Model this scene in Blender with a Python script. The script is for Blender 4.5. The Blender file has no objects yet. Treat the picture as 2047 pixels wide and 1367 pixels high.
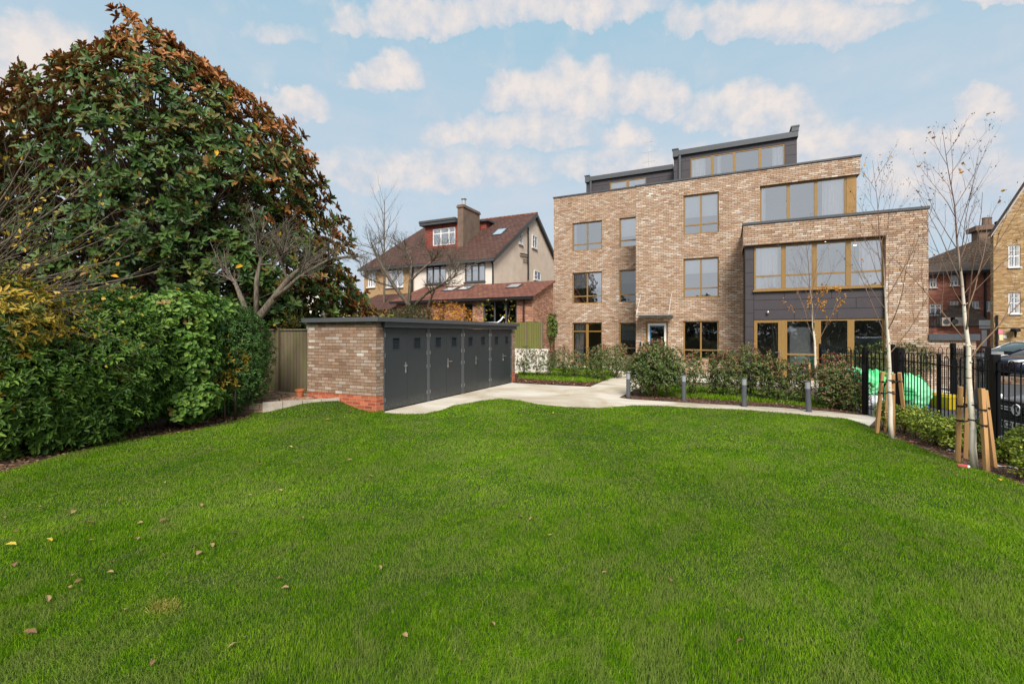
import bpy, math, random
import numpy as np
from mathutils import Vector, Matrix
R = math.radians
random.seed(7)
rng = np.random.default_rng(7)
scene = bpy.context.scene
COL = scene.collection

# ------------------------------------------------------------------ camera
FPX, CX, CY, EYE = 910.0, 1023.5, 667.0, 1.8       # focal length and horizon measured on the 2047 px wide photo
YAW = R(25.45)
SA, CA = math.sin(YAW), math.cos(YAW)
cam_d = bpy.data.cameras.new('camera')
cam = bpy.data.objects.new('camera', cam_d)
COL.objects.link(cam)
cam_d.sensor_width = 36.0
cam_d.lens = 36.0 * FPX / 2047.0
cam_d.shift_y = -(683.5 - CY) / 2047.0
cam_d.clip_start = 0.1
cam_d.clip_end = 3000
cam.location = (0, 0, EYE)
cam.rotation_euler = (R(90), 0, YAW)
scene.camera = cam

# ------------------------------------------------------------------ render look
scene.view_settings.view_transform = 'Standard'
scene.view_settings.look = 'None'
scene.view_settings.gamma = 1
scene.view_settings.exposure = 1.2

SUN_EL, SUN_AZ = R(42), R(155)      # azimuth from +Y towards +X : the sun stands behind the camera, to the right
sd = bpy.data.lights.new('sun', 'SUN')
sd.energy = 2.1
sd.angle = R(22)
sd.color = (1.0, 0.95, 0.88)
sun = bpy.data.objects.new('sun', sd)
COL.objects.link(sun)
sv = Vector((math.sin(SUN_AZ) * math.cos(SUN_EL), math.cos(SUN_AZ) * math.cos(SUN_EL), math.sin(SUN_EL)))
sun.rotation_euler = sv.to_track_quat('Z', 'Y').to_euler()
sun.location = (5, -10, 20)


# ------------------------------------------------------------------ pixel measurements of the photo -> metres
def ray(px):
    u = (px - CX) / FPX
    return -SA + CA * u, CA + SA * u
def onY(px, Y):
    rx, ry = ray(px); t = Y / ry
    return rx * t, t
def onX(px, X):
    rx, ry = ray(px); t = X / rx
    return ry * t, t
def zt(py, t): return EYE + (CY - py) / FPX * t
def zY(px, py, Y): return zt(py, onY(px, Y)[1])
def G(px, py, z=0.0):
    t = (EYE - z) * FPX / (py - CY); rx, ry = ray(px)
    return (rx * t, ry * t)
def at(px, t):
    rx, ry = ray(px)
    return (rx * t, ry * t)
RIGHT = Vector((CA, SA, 0)); DEPTH = Vector((-SA, CA, 0))

# ------------------------------------------------------------------ node helper
def nd(nt, typ, ins=None, **props):
    n = nt.nodes.new(typ)
    for k, v in props.items(): setattr(n, k, v)
    if ins:
        for k, v in ins.items():
            s = n.inputs[k]
            if isinstance(v, bpy.types.NodeSocket): nt.links.new(v, s)
            elif isinstance(v, bpy.types.Node): nt.links.new(v.outputs[0], s)
            else:
                try: s.default_value = v
                except Exception:
                    s.default_value = tuple(v) + (1.0,)
    return n
def mth(nt, op, a, b=0.0, c=0.0, clamp=False):
    n = nd(nt, 'ShaderNodeMath', {0: a, 1: b, 2: c}, operation=op)
    n.use_clamp = clamp
    return n.outputs[0]
def mixc(nt, f, a, b, blend='MIX'):
    n = nt.nodes.new('ShaderNodeMix'); n.data_type = 'RGBA'; n.blend_type = blend
    for i, v in ((0, f), (6, a), (7, b)):
        if isinstance(v, bpy.types.NodeSocket): nt.links.new(v, n.inputs[i])
        elif i == 0: n.inputs[i].default_value = v
        else: n.inputs[i].default_value = tuple(v)[:3] + (1.0,)
    return n.outputs[2]
def ramp(nt, fac, stops, interp='LINEAR'):
    n = nd(nt, 'ShaderNodeValToRGB', {0: fac})
    cr = n.color_ramp; cr.interpolation = interp
    while len(cr.elements) < len(stops): cr.elements.new(0.5)
    for e, (p, c) in zip(cr.elements, stops):
        e.position = p
        e.color = (c, c, c, 1) if isinstance(c, (int, float)) else tuple(c) + (1,)
    return n.outputs[0]
def noise(nt, vec, scale, detail=3, rough=0.55, out=0, dim='3D', dist=0.0):
    n = nd(nt, 'ShaderNodeTexNoise', {'Vector': vec, 'Scale': scale, 'Detail': detail, 'Roughness': rough, 'Distortion': dist})
    return n.outputs[out]

# ------------------------------------------------------------------ sky: Nishita with fair-weather cumulus
world = bpy.data.worlds.new('World')
scene.world = world
world.use_nodes = True
def build_world():
    nt = world.node_tree
    nt.nodes.clear()
    sky = nd(nt, 'ShaderNodeTexSky', sky_type='NISHITA', sun_disc=False, sun_elevation=SUN_EL, sun_rotation=SUN_AZ,
             air_density=1.0, dust_density=1.6, ozone_density=1.6, altitude=50)
    d = nd(nt, 'ShaderNodeTexCoord').outputs['Generated']
    s = nd(nt, 'ShaderNodeSeparateXYZ', {0: d})
    az = mth(nt, 'ARCTAN2', s.outputs[0], s.outputs[1])
    el = mth(nt, 'ARCSINE', s.outputs[2])
    azel = nd(nt, 'ShaderNodeCombineXYZ', {0: az, 1: el, 2: 0.0}).outputs[0]
    def azel_of(px, py):
        rx, ry = ray(px); z = (CY - py) / FPX
        return math.atan2(rx, ry), math.atan2(z, math.hypot(rx, ry))
    clouds = [(90, 120, 170, 120, 1.0), (20, 230, 90, 60, .9), (845, 35, 190, 55, 1), (1130, 10, 260, 50, .75), (1560, 38, 280, 62, 1), (1900, -30, 300, 50, .8),
              (772, 145, 92, 56, 1), (1150, 178, 150, 85, 1), (1035, 180, 75, 55, 1), (1290, 195, 110, 58, 1), (1500, 218, 175, 66, 1),
              (1965, 212, 92, 50, 1), (590, 212, 75, 48, 1), (1020, 262, 215, 50, .74), (1245, 275, 70, 34, .86), (1640, 285, 240, 50, .80),
              (1860, 278, 150, 48, .78), (850, 335, 330, 60, .55), (560, 60, 90, 30, .3), (1350, 330, 350, 50, .55), (1900, 350, 260, 60, .5),
              (-300, 200, 300, 120, .9), (2400, 150, 300, 110, .9), (-500, 20, 260, 90, .9)]
    big = noise(nt, azel, 5.0, 3, 0.5)
    warp = nd(nt, 'ShaderNodeTexNoise', {'Vector': azel, 'Scale': 14.0, 'Detail': 5, 'Roughness': .6})
    wv = nd(nt, 'ShaderNodeVectorMath', {0: warp.outputs['Color'], 1: (.5, .5, .5)}, operation='SUBTRACT').outputs[0]
    wv = nd(nt, 'ShaderNodeVectorMath', {0: wv, 1: (.12, .08, 0)}, operation='MULTIPLY').outputs[0]
    p = nd(nt, 'ShaderNodeVectorMath', {0: azel, 1: wv}, operation='ADD').outputs[0]
    acc = None; vlow = None
    for (px, py, rx, ry, amp) in clouds:
        a0, e0 = azel_of(px, py + ry * .45)
        ra = abs(azel_of(px + rx, py)[0] - azel_of(px - rx, py)[0]) / 2
        re = abs(azel_of(px, py + ry)[1] - azel_of(px, py - ry)[1]) / 2
        q = nd(nt, 'ShaderNodeVectorMath', {0: p, 1: (a0, e0, 0)}, operation='SUBTRACT').outputs[0]
        th_ = a0 + YAW; k_ = math.tan(e0) / max(.2, math.cos(th_)); sl = -k_ * math.sin(th_) / (1 + (k_ * math.cos(th_)) ** 2)
        q = nd(nt, 'ShaderNodeVectorMath', {0: q, 1: nd(nt, 'ShaderNodeCombineXYZ', {1: nd(nt, 'ShaderNodeVectorMath', {0: q, 1: (-sl, 0, 0)}, operation='DOT_PRODUCT').outputs['Value']}).outputs[0]}, operation='ADD').outputs[0]
        q = nd(nt, 'ShaderNodeVectorMath', {0: q, 1: (1 / ra, 1 / (re * 1.35), 0)}, operation='MULTIPLY').outputs[0]
        sp = nd(nt, 'ShaderNodeSeparateXYZ', {0: q})
        v = mth(nt, 'MAXIMUM', sp.outputs[1], mth(nt, 'MULTIPLY', sp.outputs[1], -3.2))
        ln = nd(nt, 'ShaderNodeVectorMath', {0: nd(nt, 'ShaderNodeCombineXYZ', {0: sp.outputs[0], 1: v}).outputs[0]}, operation='LENGTH').outputs['Value']
        f = mth(nt, 'MULTIPLY', mth(nt, 'SUBTRACT', 1.0, ln, clamp=True), amp)
        hi = mth(nt, 'MULTIPLY', f, mth(nt, 'ADD', sp.outputs[1], .25))
        acc = f if acc is None else mth(nt, 'MAXIMUM', acc, f)
        vlow = hi if vlow is None else mth(nt, 'MAXIMUM', vlow, hi)
    puff = noise(nt, azel, 14.0, 7, 0.54)
    dens = mth(nt, 'ADD', mth(nt, 'MULTIPLY', acc, 2.1), mth(nt, 'MULTIPLY', mth(nt, 'SUBTRACT', puff, .5), 0.85))
    cl = ramp(nt, dens, [(0.02, 0.0), (0.18, 0.34), (0.40, 0.82), (0.75, 1.0)])
    # thin veil that thickens towards the horizon
    st = nd(nt, 'ShaderNodeVectorMath', {0: azel, 1: (1.0, 3.2, 1)}, operation='MULTIPLY').outputs[0]
    veil = noise(nt, st, 4.0, 5, 0.6)
    low = ramp(nt, el, [(0.0, 1.0), (0.34, .80), (0.62, 0.16)])
    veilf = mth(nt, 'MULTIPLY', low, mth(nt, 'ADD', mth(nt, 'MULTIPLY', veil, 1.3), .12), clamp=True)
    base = nd(nt, 'ShaderNodeVectorMath', {0: sky.outputs[0], 1: (SKY_K, SKY_K * .985, SKY_K * .86)}, operation='MULTIPLY').outputs[0]
    base = mixc(nt, 0.70, base, (1.86, 3.08, 3.78))
    base = mixc(nt, veilf, base, (2.66, 2.82, 3.16))
    shade = noise(nt, azel, 21.0, 7, 0.62)
    lit = mth(nt, 'ADD', mth(nt, 'MULTIPLY', vlow, 1.0), mth(nt, 'SUBTRACT', mth(nt, 'MULTIPLY', shade, 2.2), .78))
    ccol = ramp(nt, lit, [(0.16, (.60, .675, .775)), (0.45, (.75, .745, .775)), (0.85, (.93, .84, .79))])
    ccol = nd(nt, 'ShaderNodeVectorMath', {0: ccol, 'Scale': 3.95}, operation='SCALE').outputs[0]
    fac = mth(nt, 'MULTIPLY', cl, .92)
    col = mixc(nt, fac, base, ccol)
    # the half of the sky behind the viewer is a bright overcast sheet
    back = ramp(nt, mth(nt, 'ADD', mth(nt, 'MULTIPLY', s.outputs[1], -1.0), .5), [(.50, 0.0), (.85, 1.0)])
    over = mixc(nt, noise(nt, d, 2.2, 5, .6), (3.2, 3.45, 3.75), (4.6, 4.6, 4.6))
    col = mixc(nt, mth(nt, 'MULTIPLY', back, .85), col, over)
    # below the horizon: dull ground light
    below = ramp(nt, mth(nt, 'ADD', mth(nt, 'MULTIPLY', el, 8.0), .5), [(0.38, 0.0), (0.5, 1.0)])
    col = mixc(nt, below, (.9, .95, .75), col)
    bg = nd(nt, 'ShaderNodeBackground', {0: col, 1: 0.105})
    out = nd(nt, 'ShaderNodeOutputWorld', {0: bg.outputs[0]})
SKY_K = 0.42
build_world()

# ------------------------------------------------------------------ materials
MATS = {}
def newmat(name):
    m = bpy.data.materials.new(name); m.use_nodes = True
    nt = m.node_tree; nt.nodes.clear()
    MATS[name] = m
    return m, nt
def finish(nt, bsdf):
    nd(nt, 'ShaderNodeOutputMaterial', {0: bsdf})
def plain(name, c, rough=.6, metal=0.0, var=.12, scale=6.0, bump=0.0, bscale=60, spec=.4):
    m, nt = newmat(name)
    pos = nd(nt, 'ShaderNodeTexCoord').outputs['Object']
    n1 = noise(nt, pos, scale, 4)
    n2 = noise(nt, pos, scale * 9, 2)
    f = mth(nt, 'ADD', mth(nt, 'MULTIPLY', n1, .7), mth(nt, 'MULTIPLY', n2, .3))
    lo = tuple(x * (1 - var * 1.6) for x in c); hi = tuple(min(1, x * (1 + var * 1.6)) for x in c)
    col = mixc(nt, ramp(nt, f, [(.3, 0.0), (.7, 1.0)]), lo, hi)
    ins = {'Base Color': col, 'Roughness': rough, 'Metallic': metal, 'Specular IOR Level': spec}
    b = nd(nt, 'ShaderNodeBsdfPrincipled', ins)
    if bump:
        bp = nd(nt, 'ShaderNodeBump', {'Height': noise(nt, pos, bscale, 3), 'Strength': bump, 'Distance': .01})
        nt.links.new(bp.outputs[0], b.inputs['Normal'])
    finish(nt, b)
    return m
def brick(name, stops, mortar, L=.225, Hc=.075, mj=.010, patch=None, mottled=.35, rough=.85, headers=True):
    m, nt = newmat(name)
    uv = nd(nt, 'ShaderNodeTexCoord').outputs['UV']
    s = nd(nt, 'ShaderNodeSeparateXYZ', {0: uv})
    v = mth(nt, 'DIVIDE', s.outputs[1], Hc)
    row = mth(nt, 'FLOOR', v); fv = mth(nt, 'FRACT', v)
    rj = nd(nt, 'ShaderNodeTexWhiteNoise', {'W': row}, noise_dimensions='1D').outputs['Value']
    u = mth(nt, 'ADD', mth(nt, 'DIVIDE', s.outputs[0], L), mth(nt, 'ADD', mth(nt, 'MULTIPLY', mth(nt, 'MODULO', mth(nt, 'ADD', row, 4000), 2), .5), mth(nt, 'MULTIPLY', rj, .12)))
    c = mth(nt, 'FLOOR', u); fu = mth(nt, 'FRACT', u)
    cell = nd(nt, 'ShaderNodeCombineXYZ', {0: c, 1: row, 2: 1.7})
    wn = nd(nt, 'ShaderNodeTexWhiteNoise', {0: cell.outputs[0]}, noise_dimensions='3D')
    wv = wn.outputs['Value']
    if patch:
        big = noise(nt, uv, patch, 3)
        wv = mth(nt, 'ADD', mth(nt, 'MULTIPLY', wv, .80), mth(nt, 'MULTIPLY', mth(nt, 'SUBTRACT', big, .32), .62), clamp=True)
    col = ramp(nt, wv, stops)
    mot = noise(nt, uv, 38, 4, .65)
    mot2 = noise(nt, uv, 9, 3, .6)
    k = mth(nt, 'ADD', mth(nt, 'MULTIPLY', mth(nt, 'SUBTRACT', mot, .5), mottled * 2.4), mth(nt, 'ADD', 1.0, mth(nt, 'MULTIPLY', mth(nt, 'SUBTRACT', mot2, .5), .5)))
    sc = nd(nt, 'ShaderNodeSeparateXYZ', {0: wn.outputs['Color']})
    k = mth(nt, 'MULTIPLY', k, mth(nt, 'ADD', .84, mth(nt, 'MULTIPLY', sc.outputs[1], .32)))
    col = nd(nt, 'ShaderNodeVectorMath', {0: col, 'Scale': k}, operation='SCALE').outputs[0]
    wob = mth(nt, 'MULTIPLY', mth(nt, 'SUBTRACT', noise(nt, uv, 60, 2), .5), .05)
    a = mth(nt, 'LESS_THAN', mth(nt, 'ADD', fu, wob), mj / L)
    b2 = mth(nt, 'LESS_THAN', mth(nt, 'ADD', fv, wob), mj / Hc * 1.15)
    mm = mth(nt, 'MAXIMUM', a, b2)
    col = mixc(nt, mm, col, mortar)
    hgt = mth(nt, 'ADD', mth(nt, 'MULTIPLY', mth(nt, 'SUBTRACT', 1.0, mm), 1.0), mth(nt, 'MULTIPLY', mot, .5))
    bp = nd(nt, 'ShaderNodeBump', {'Height': hgt, 'Strength': .5, 'Distance': .006})
    bs = nd(nt, 'ShaderNodeBsdfPrincipled', {'Base Color': col, 'Roughness': rough, 'Specular IOR Level': .25, 'Normal': bp.outputs[0]})
    finish(nt, bs)
    return m
def tiles(name, c1, c2, w=.3, h=.28, rough=.85):
    m, nt = newmat(name)
    uv = nd(nt, 'ShaderNodeTexCoord').outputs['UV']
    s = nd(nt, 'ShaderNodeSeparateXYZ', {0: uv})
    v = mth(nt, 'DIVIDE', s.outputs[1], h); row = mth(nt, 'FLOOR', v); fv = mth(nt, 'FRACT', v)
    u = mth(nt, 'ADD', mth(nt, 'DIVIDE', s.outputs[0], w), mth(nt, 'MULTIPLY', mth(nt, 'MODULO', mth(nt, 'ADD', row, 400), 2), .5))
    c = mth(nt, 'FLOOR', u); fu = mth(nt, 'FRACT', u)
    cell = nd(nt, 'ShaderNodeCombineXYZ', {0: c, 1: row})
    wv = nd(nt, 'ShaderNodeTexWhiteNoise', {0: cell.outputs[0]}, noise_dimensions='3D').outputs['Value']
    big = noise(nt, uv, 1.3, 4)
    f = mth(nt, 'ADD', mth(nt, 'MULTIPLY', wv, .55), mth(nt, 'MULTIPLY', big, .5), clamp=True)
    col = mixc(nt, f, c1, c2)
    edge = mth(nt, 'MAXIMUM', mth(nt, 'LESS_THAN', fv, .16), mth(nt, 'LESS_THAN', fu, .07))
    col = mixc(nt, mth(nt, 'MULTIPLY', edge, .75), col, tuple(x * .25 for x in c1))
    wave = mth(nt, 'SINE', mth(nt, 'MULTIPLY', fu, math.pi))
    bp = nd(nt, 'ShaderNodeBump', {'Height': mth(nt, 'ADD', mth(nt, 'SUBTRACT', 1.0, fv), wave), 'Strength': .8, 'Distance': .03})
    finish(nt, nd(nt, 'ShaderNodeBsdfPrincipled', {'Base Color': col, 'Roughness': rough, 'Specular IOR Level': .2, 'Normal': bp.outputs[0]}))
    return m
def leafmat(name, stops, rough=.45, transl=.25, back=None, spec=.4, clump=1.2):
    """colour by a per-leaf value and by clumps in the place itself"""
    m, nt = newmat(name)
    t = nd(nt, 'ShaderNodeAttribute', attribute_name='tint', attribute_type='GEOMETRY').outputs['Fac']
    pos = nd(nt, 'ShaderNodeNewGeometry')
    big = noise(nt, pos.outputs['Position'], clump, 2)
    f = mth(nt, 'ADD', t, mth(nt, 'MULTIPLY', mth(nt, 'SUBTRACT', big, .5), .25), clamp=True)
    col = ramp(nt, f, stops)
    if back:
        col = mixc(nt, mth(nt, 'MULTIPLY', pos.outputs['Backfacing'], .85), col, back)
    b = nd(nt, 'ShaderNodeBsdfPrincipled', {'Base Color': col, 'Roughness': rough, 'Specular IOR Level': spec})
    tr = nd(nt, 'ShaderNodeBsdfTranslucent', {0: col})
    mx = nd(nt, 'ShaderNodeMixShader', {0: transl, 1: b.outputs[0], 2: tr.outputs[0]})
    finish(nt, mx)
    return m

TAN = [(0.0, (.27, .165, .11)), (.14, (.35, .22, .145)), (.34, (.41, .275, .185)), (.60, (.455, .325, .23)), (.78, (.49, .375, .28)), (.88, (.54, .44, .355)), (.96, (.62, .545, .47)), (1.0, (.70, .645, .59))]
brick('tan_brick', TAN, (.12, .078, .05), patch=.45, mottled=.25, mj=.014)
brick('store_brick', [(0.0, (.20, .12, .08)), (.3, (.28, .18, .12)), (.55, (.32, .22, .155)), (.78, (.35, .26, .20)), (.9, (.42, .35, .29)), (1, (.56, .51, .46))], (.10, .055, .03), mj=.009, patch=.9)
brick('red_plinth_brick', [(0, (.30, .07, .035)), (.5, (.42, .10, .05)), (1, (.50, .15, .08))], (.42, .26, .17), mottled=.2)
brick('orange_brick', [(0, (.20, .07, .045)), (.4, (.34, .13, .075)), (.7, (.42, .18, .10)), (1, (.46, .27, .17))], (.46, .36, .27), mj=.011)
brick('dark_red_brick', [(0, (.25, .085, .055)), (.5, (.37, .13, .085)), (1, (.48, .20, .13))], (.27, .17, .13), patch=.5)
brick('yellow_brick', [(0, (.20, .12, .05)), (.35, (.32, .19, .075)), (.7, (.38, .245, .11)), (.9, (.46, .36, .24)), (1, (.28, .11, .06))], (.30, .22, .14), patch=.6)
brick('patio_brick', [(0, (.26, .15, .10)), (.5, (.38, .25, .17)), (1, (.48, .36, .27))], (.12, .09, .06), L=.22, Hc=.11, patch=.8)
tiles('brown_tiles', (.065, .032, .024), (.13, .065, .05))
tiles('red_tiles', (.13, .045, .032), (.25, .11, .075))
tiles('old_tiles', (.075, .05, .038), (.15, .105, .075))
tiles('hung_tiles', (.21, .045, .032), (.31, .085, .06), w=.17, h=.12)
plain('bronze', (.26, .15, .042), rough=.42, metal=.0, var=.05, spec=.5)
plain('bronze_panel', (.30, .17, .055), rough=.35, metal=.2, var=.12, scale=3)
plain('coping', (.065, .072, .08), rough=.45, var=.08)
plain('cladding', (.052, .044, .05), rough=.55, var=.08, scale=2)
plain('roof_edge', (.085, .09, .098), rough=.4, var=.06)
def door_paint():
    m, nt = newmat('door_grey')
    g_ = nd(nt, 'ShaderNodeNewGeometry').outputs['Position']; z = nd(nt, 'ShaderNodeSeparateXYZ', {0: g_}).outputs[2]
    n1 = noise(nt, g_, 1.6, 4); n2 = noise(nt, g_, 24, 4, .7)
    st = nd(nt, 'ShaderNodeVectorMath', {0: g_, 1: (30, 30, 1.6)}, operation='MULTIPLY').outputs[0]
    streak = ramp(nt, noise(nt, st, 1.0, 4), [(.55, 0.0), (.8, 1.0)])
    splash = mth(nt, 'MULTIPLY', ramp(nt, z, [(.0, 1.0), (.30, 0.0)]), ramp(nt, n2, [(.42, 0.0), (.7, 1.0)]))
    col = mixc(nt, n1, (.027, .033, .038), (.038, .045, .050))
    col = mixc(nt, mth(nt, 'MULTIPLY', streak, .25), col, (.09, .095, .095))
    col = mixc(nt, mth(nt, 'MULTIPLY', splash, .7), col, (.17, .15, .12))
    finish(nt, nd(nt, 'ShaderNodeBsdfPrincipled', {'Base Color': col, 'Roughness': mth(nt, 'ADD', .28, mth(nt, 'MULTIPLY', n1, .3)), 'Specular IOR Level': .45}))
door_paint()
plain('fascia_grey', (.055, .062, .07), rough=.42, var=.08)
plain('frame_grey', (.06, .065, .07), rough=.5)
plain('steel', (.55, .55, .54), rough=.3, metal=.9, var=.05)
plain('black_metal', (.005, .005, .006), rough=.45, var=.1, spec=.2)
plain('black_plastic', (.010, .010, .011), rough=.55)
plain('white_paint', (.75, .75, .74), rough=.5, var=.04)
plain('white_render', (.70, .63, .55), rough=.85, var=.06, scale=2, bump=.3, bscale=90)
plain('cream_render', (.76, .635, .52), rough=.9, var=.08, scale=1.5, bump=.5, bscale=90)
plain('buff_render', (.38, .24, .12), rough=.9, var=.12)
plain('chimney_render', (.17, .115, .085), rough=.95, var=.2, scale=2, bump=.4)
plain('wall_white', (.72, .66, .58), rough=.8, var=.08, scale=3)
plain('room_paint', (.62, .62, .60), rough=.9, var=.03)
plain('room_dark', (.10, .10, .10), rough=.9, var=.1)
plain('blind', (.85, .88, .90), rough=.8, var=.03)
plain('grey_blind', (.30, .33, .32), rough=.8, var=.03)
plain('curtain', (.97, .97, .98), rough=.85, var=.05)
plain('blue_film', (.05, .22, .48), rough=.3, var=.3, scale=8)
plain('stone', (.42, .36, .30), rough=.9, var=.15, bump=.4)
plain('asphalt', (.062, .062, .065), rough=.85, var=.15, scale=20, bump=.4)
plain('terracotta', (.42, .14, .06), rough=.8)
plain('yellow_plastic', (.70, .50, .015), rough=.4, var=.05)
plain('green_bag', (.10, .62, .22), rough=.55, var=.12, scale=5)
plain('pale_green_bag', (.22, .64, .34), rough=.55, var=.1, scale=5)
plain('dark_green_bag', (.02, .26, .09), rough=.6)
plain('blue_strap', (.03, .12, .42), rough=.5)
plain('bag_ink', (.02, .06, .05), rough=.7)
plain('white_bag', (.60, .62, .66), rough=.6, var=.15, scale=9)
plain('car_grey', (.16, .175, .195), rough=.25, metal=.55, var=.03, spec=.6)
plain('car_silver', (.48, .49, .50), rough=.25, metal=.5, var=.03, spec=.6)
plain('car_navy', (.018, .022, .045), rough=.2, metal=.3, var=.03, spec=.6)
plain('chrome', (.82, .82, .82), rough=.12, metal=1, var=.01)
plain('lamp_white', (.80, .80, .80), rough=.3)
plain('tyre', (.015, .015, .015), rough=.8)
plain('plate_white', (.78, .78, .74), rough=.4, var=.02)
plain('pink_sign', (.72, .22, .28), rough=.6)
plain('cream_sign', (.72, .66, .38), rough=.6)
plain('soil', (.095, .055, .038), rough=1, var=.5, scale=12, bump=1, bscale=40)
plain('garden_soil', (.09, .075, .045), rough=1, var=.4, scale=5, bump=1)
plain('bollard_grey', (.085, .092, .105), rough=.4, var=.04)
plain('red_can', (.55, .08, .10), rough=.35)
plain('litter_paper', (.62, .60, .62), rough=.7)

def special_mats():
    # window glass: see-through, strongly mirror-coated
    for nm, base, tint in (('patio_glass', .10, (.90, .92, .92)), ('glass', .37, (.99, .97, .99)), ('dark_glass', .12, (.62, .64, .64))):
        m, nt = newmat(nm)
        fr = nd(nt, 'ShaderNodeFresnel', {'IOR': 1.6})
        fac = mth(nt, 'ADD', mth(nt, 'MULTIPLY', fr, .9), base, clamp=True)
        tr = nd(nt, 'ShaderNodeBsdfTransparent', {0: tint + (1,)})
        gl = nd(nt, 'ShaderNodeBsdfGlossy', {'Color': (.92, .95, .98, 1), 'Roughness': .012})
        finish(nt, nd(nt, 'ShaderNodeMixShader', {0: fac, 1: tr.outputs[0], 2: gl.outputs[0]}))
    m, nt = newmat('downlight')
    finish(nt, nd(nt, 'ShaderNodeEmission', {0: (1, .82, .6, 1), 1: 9.0}))
    m, nt = newmat('frosted')
    finish(nt, nd(nt, 'ShaderNodeBsdfPrincipled', {'Base Color': (.40, .42, .44, 1), 'Roughness': .35, 'Transmission Weight': .3}))
    # weathered fence wood
    for nm, c1, c2, alg in (('fence_wood', (.11, .085, .055), (.25, .195, .13), .35), ('green_fence_wood', (.13, .10, .05), (.21, .20, .06), .9), ('brown_fence_wood', (.17, .07, .035), (.28, .13, .07), 0.0), ('stake_wood', (.42, .22, .085), (.60, .35, .16), 0.0)):
        m, nt = newmat(nm)
        uv = nd(nt, 'ShaderNodeTexCoord').outputs['UV']
        st = nd(nt, 'ShaderNodeVectorMath', {0: uv, 1: (14, .9, 1)}, operation='MULTIPLY').outputs[0]
        n1 = noise(nt, st, 1.6, 5, .65)
        s = nd(nt, 'ShaderNodeSeparateXYZ', {0: uv})
        board = nd(nt, 'ShaderNodeTexWhiteNoise', {'W': mth(nt, 'FLOOR', mth(nt, 'DIVIDE', s.outputs[0], .12))}, noise_dimensions='1D').outputs['Value']
        f = mth(nt, 'ADD', mth(nt, 'MULTIPLY', n1, .7), mth(nt, 'MULTIPLY', board, .35), clamp=True)
        col = mixc(nt, f, c1, c2)
        if alg:
            a = ramp(nt, noise(nt, nd(nt, 'ShaderNodeVectorMath', {0: uv, 1: (3.2, .9, 1)}, operation='MULTIPLY').outputs[0], 1.6, 5), [(.40, 0.0), (.62, 1.0)])
            col = mixc(nt, mth(nt, 'MULTIPLY', a, alg * .8), col, (.13, .17, .025))
        if nm != 'stake_wood':
            gap = mth(nt, 'LESS_THAN', mth(nt, 'FRACT', mth(nt, 'DIVIDE', s.outputs[0], .12)), .08)
            col = mixc(nt, mth(nt, 'MULTIPLY', gap, .8), col, (.02, .015, .01))
        bp = nd(nt, 'ShaderNodeBump', {'Height': n1, 'Strength': .5, 'Distance': .01})
        finish(nt, nd(nt, 'ShaderNodeBsdfPrincipled', {'Base Color': col, 'Roughness': .85, 'Specular IOR Level': .2, 'Normal': bp.outputs[0]}))
    # bark
    for nm, c1, c2 in (('bark', (.06, .047, .036), (.16, .13, .10)), ('grey_bark', (.075, .062, .045), (.19, .155, .115)), ('twig', (.055, .035, .025), (.13, .085, .06))):
        m, nt = newmat(nm)
        pos = nd(nt, 'ShaderNodeTexCoord').outputs['Object']
        st = nd(nt, 'ShaderNodeVectorMath', {0: pos, 1: (22, 22, 5)}, operation='MULTIPLY').outputs[0]
        n1 = noise(nt, st, 1.0, 4)
        col = mixc(nt, ramp(nt, n1, [(.35, 0.0), (.65, 1.0)]), c1, c2)
        bp = nd(nt, 'ShaderNodeBump', {'Height': n1, 'Strength': .8, 'Distance': .02})
        finish(nt, nd(nt, 'ShaderNodeBsdfPrincipled', {'Base Color': col, 'Roughness': .9, 'Specular IOR Level': .2, 'Normal': bp.outputs[0]}))
    m, nt = newmat('birch_bark')
    pos = nd(nt, 'ShaderNodeTexCoord').outputs['Object']
    st = nd(nt, 'ShaderNodeVectorMath', {0: pos, 1: (6, 6, 30)}, operation='MULTIPLY').outputs[0]
    n1 = noise(nt, st, 1.0, 3)
    n2 = noise(nt, pos, 3.0, 3)
    col = mixc(nt, ramp(nt, n2, [(.35, 0.0), (.7, 1.0)]), (.78, .72, .62), (.60, .52, .38))
    col = mixc(nt, ramp(nt, n1, [(.66, 0.0), (.72, 1.0)]), col, (.06, .045, .035))
    hz = nd(nt, 'ShaderNodeSeparateXYZ', {0: pos}).outputs[2]
    col = mixc(nt, ramp(nt, mth(nt, 'MULTIPLY', hz, .2), [(.40, 0.0), (.62, 1.0)]), col, (.16, .085, .055))
    finish(nt, nd(nt, 'ShaderNodeBsdfPrincipled', {'Base Color': col, 'Roughness': .7}))
    m, nt = newmat('birch_twig')
    h = nd(nt, 'ShaderNodeAttribute', attribute_name='tint', attribute_type='GEOMETRY').outputs['Fac']
    col = ramp(nt, h, [(0.0, (.11, .055, .035)), (.5, (.26, .16, .09)), (1.0, (.55, .44, .30))])
    finish(nt, nd(nt, 'ShaderNodeBsdfPrincipled', {'Base Color': col, 'Roughness': .7}))
    # pale resin/concrete path with joints and damp stains
    m, nt = newmat('pale_paving')
    pos = nd(nt, 'ShaderNodeNewGeometry').outputs['Position']
    n1 = noise(nt, pos, .55, 4, .6, dist=.6); n2 = noise(nt, pos, 40, 3, .7); n3 = noise(nt, nd(nt, 'ShaderNodeVectorMath', {0: pos, 1: (.5, 2.2, 1)}, operation='MULTIPLY').outputs[0], 2.0, 4)
    col = mixc(nt, ramp(nt, n1, [(.40, 0.0), (.62, 1.0)]), (.69, .625, .53), (.47, .385, .28))
    col = mixc(nt, mth(nt, 'MULTIPLY', ramp(nt, n3, [(.45, 0.0), (.7, 1.0)]), .45), col, (.40, .335, .25))
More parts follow.
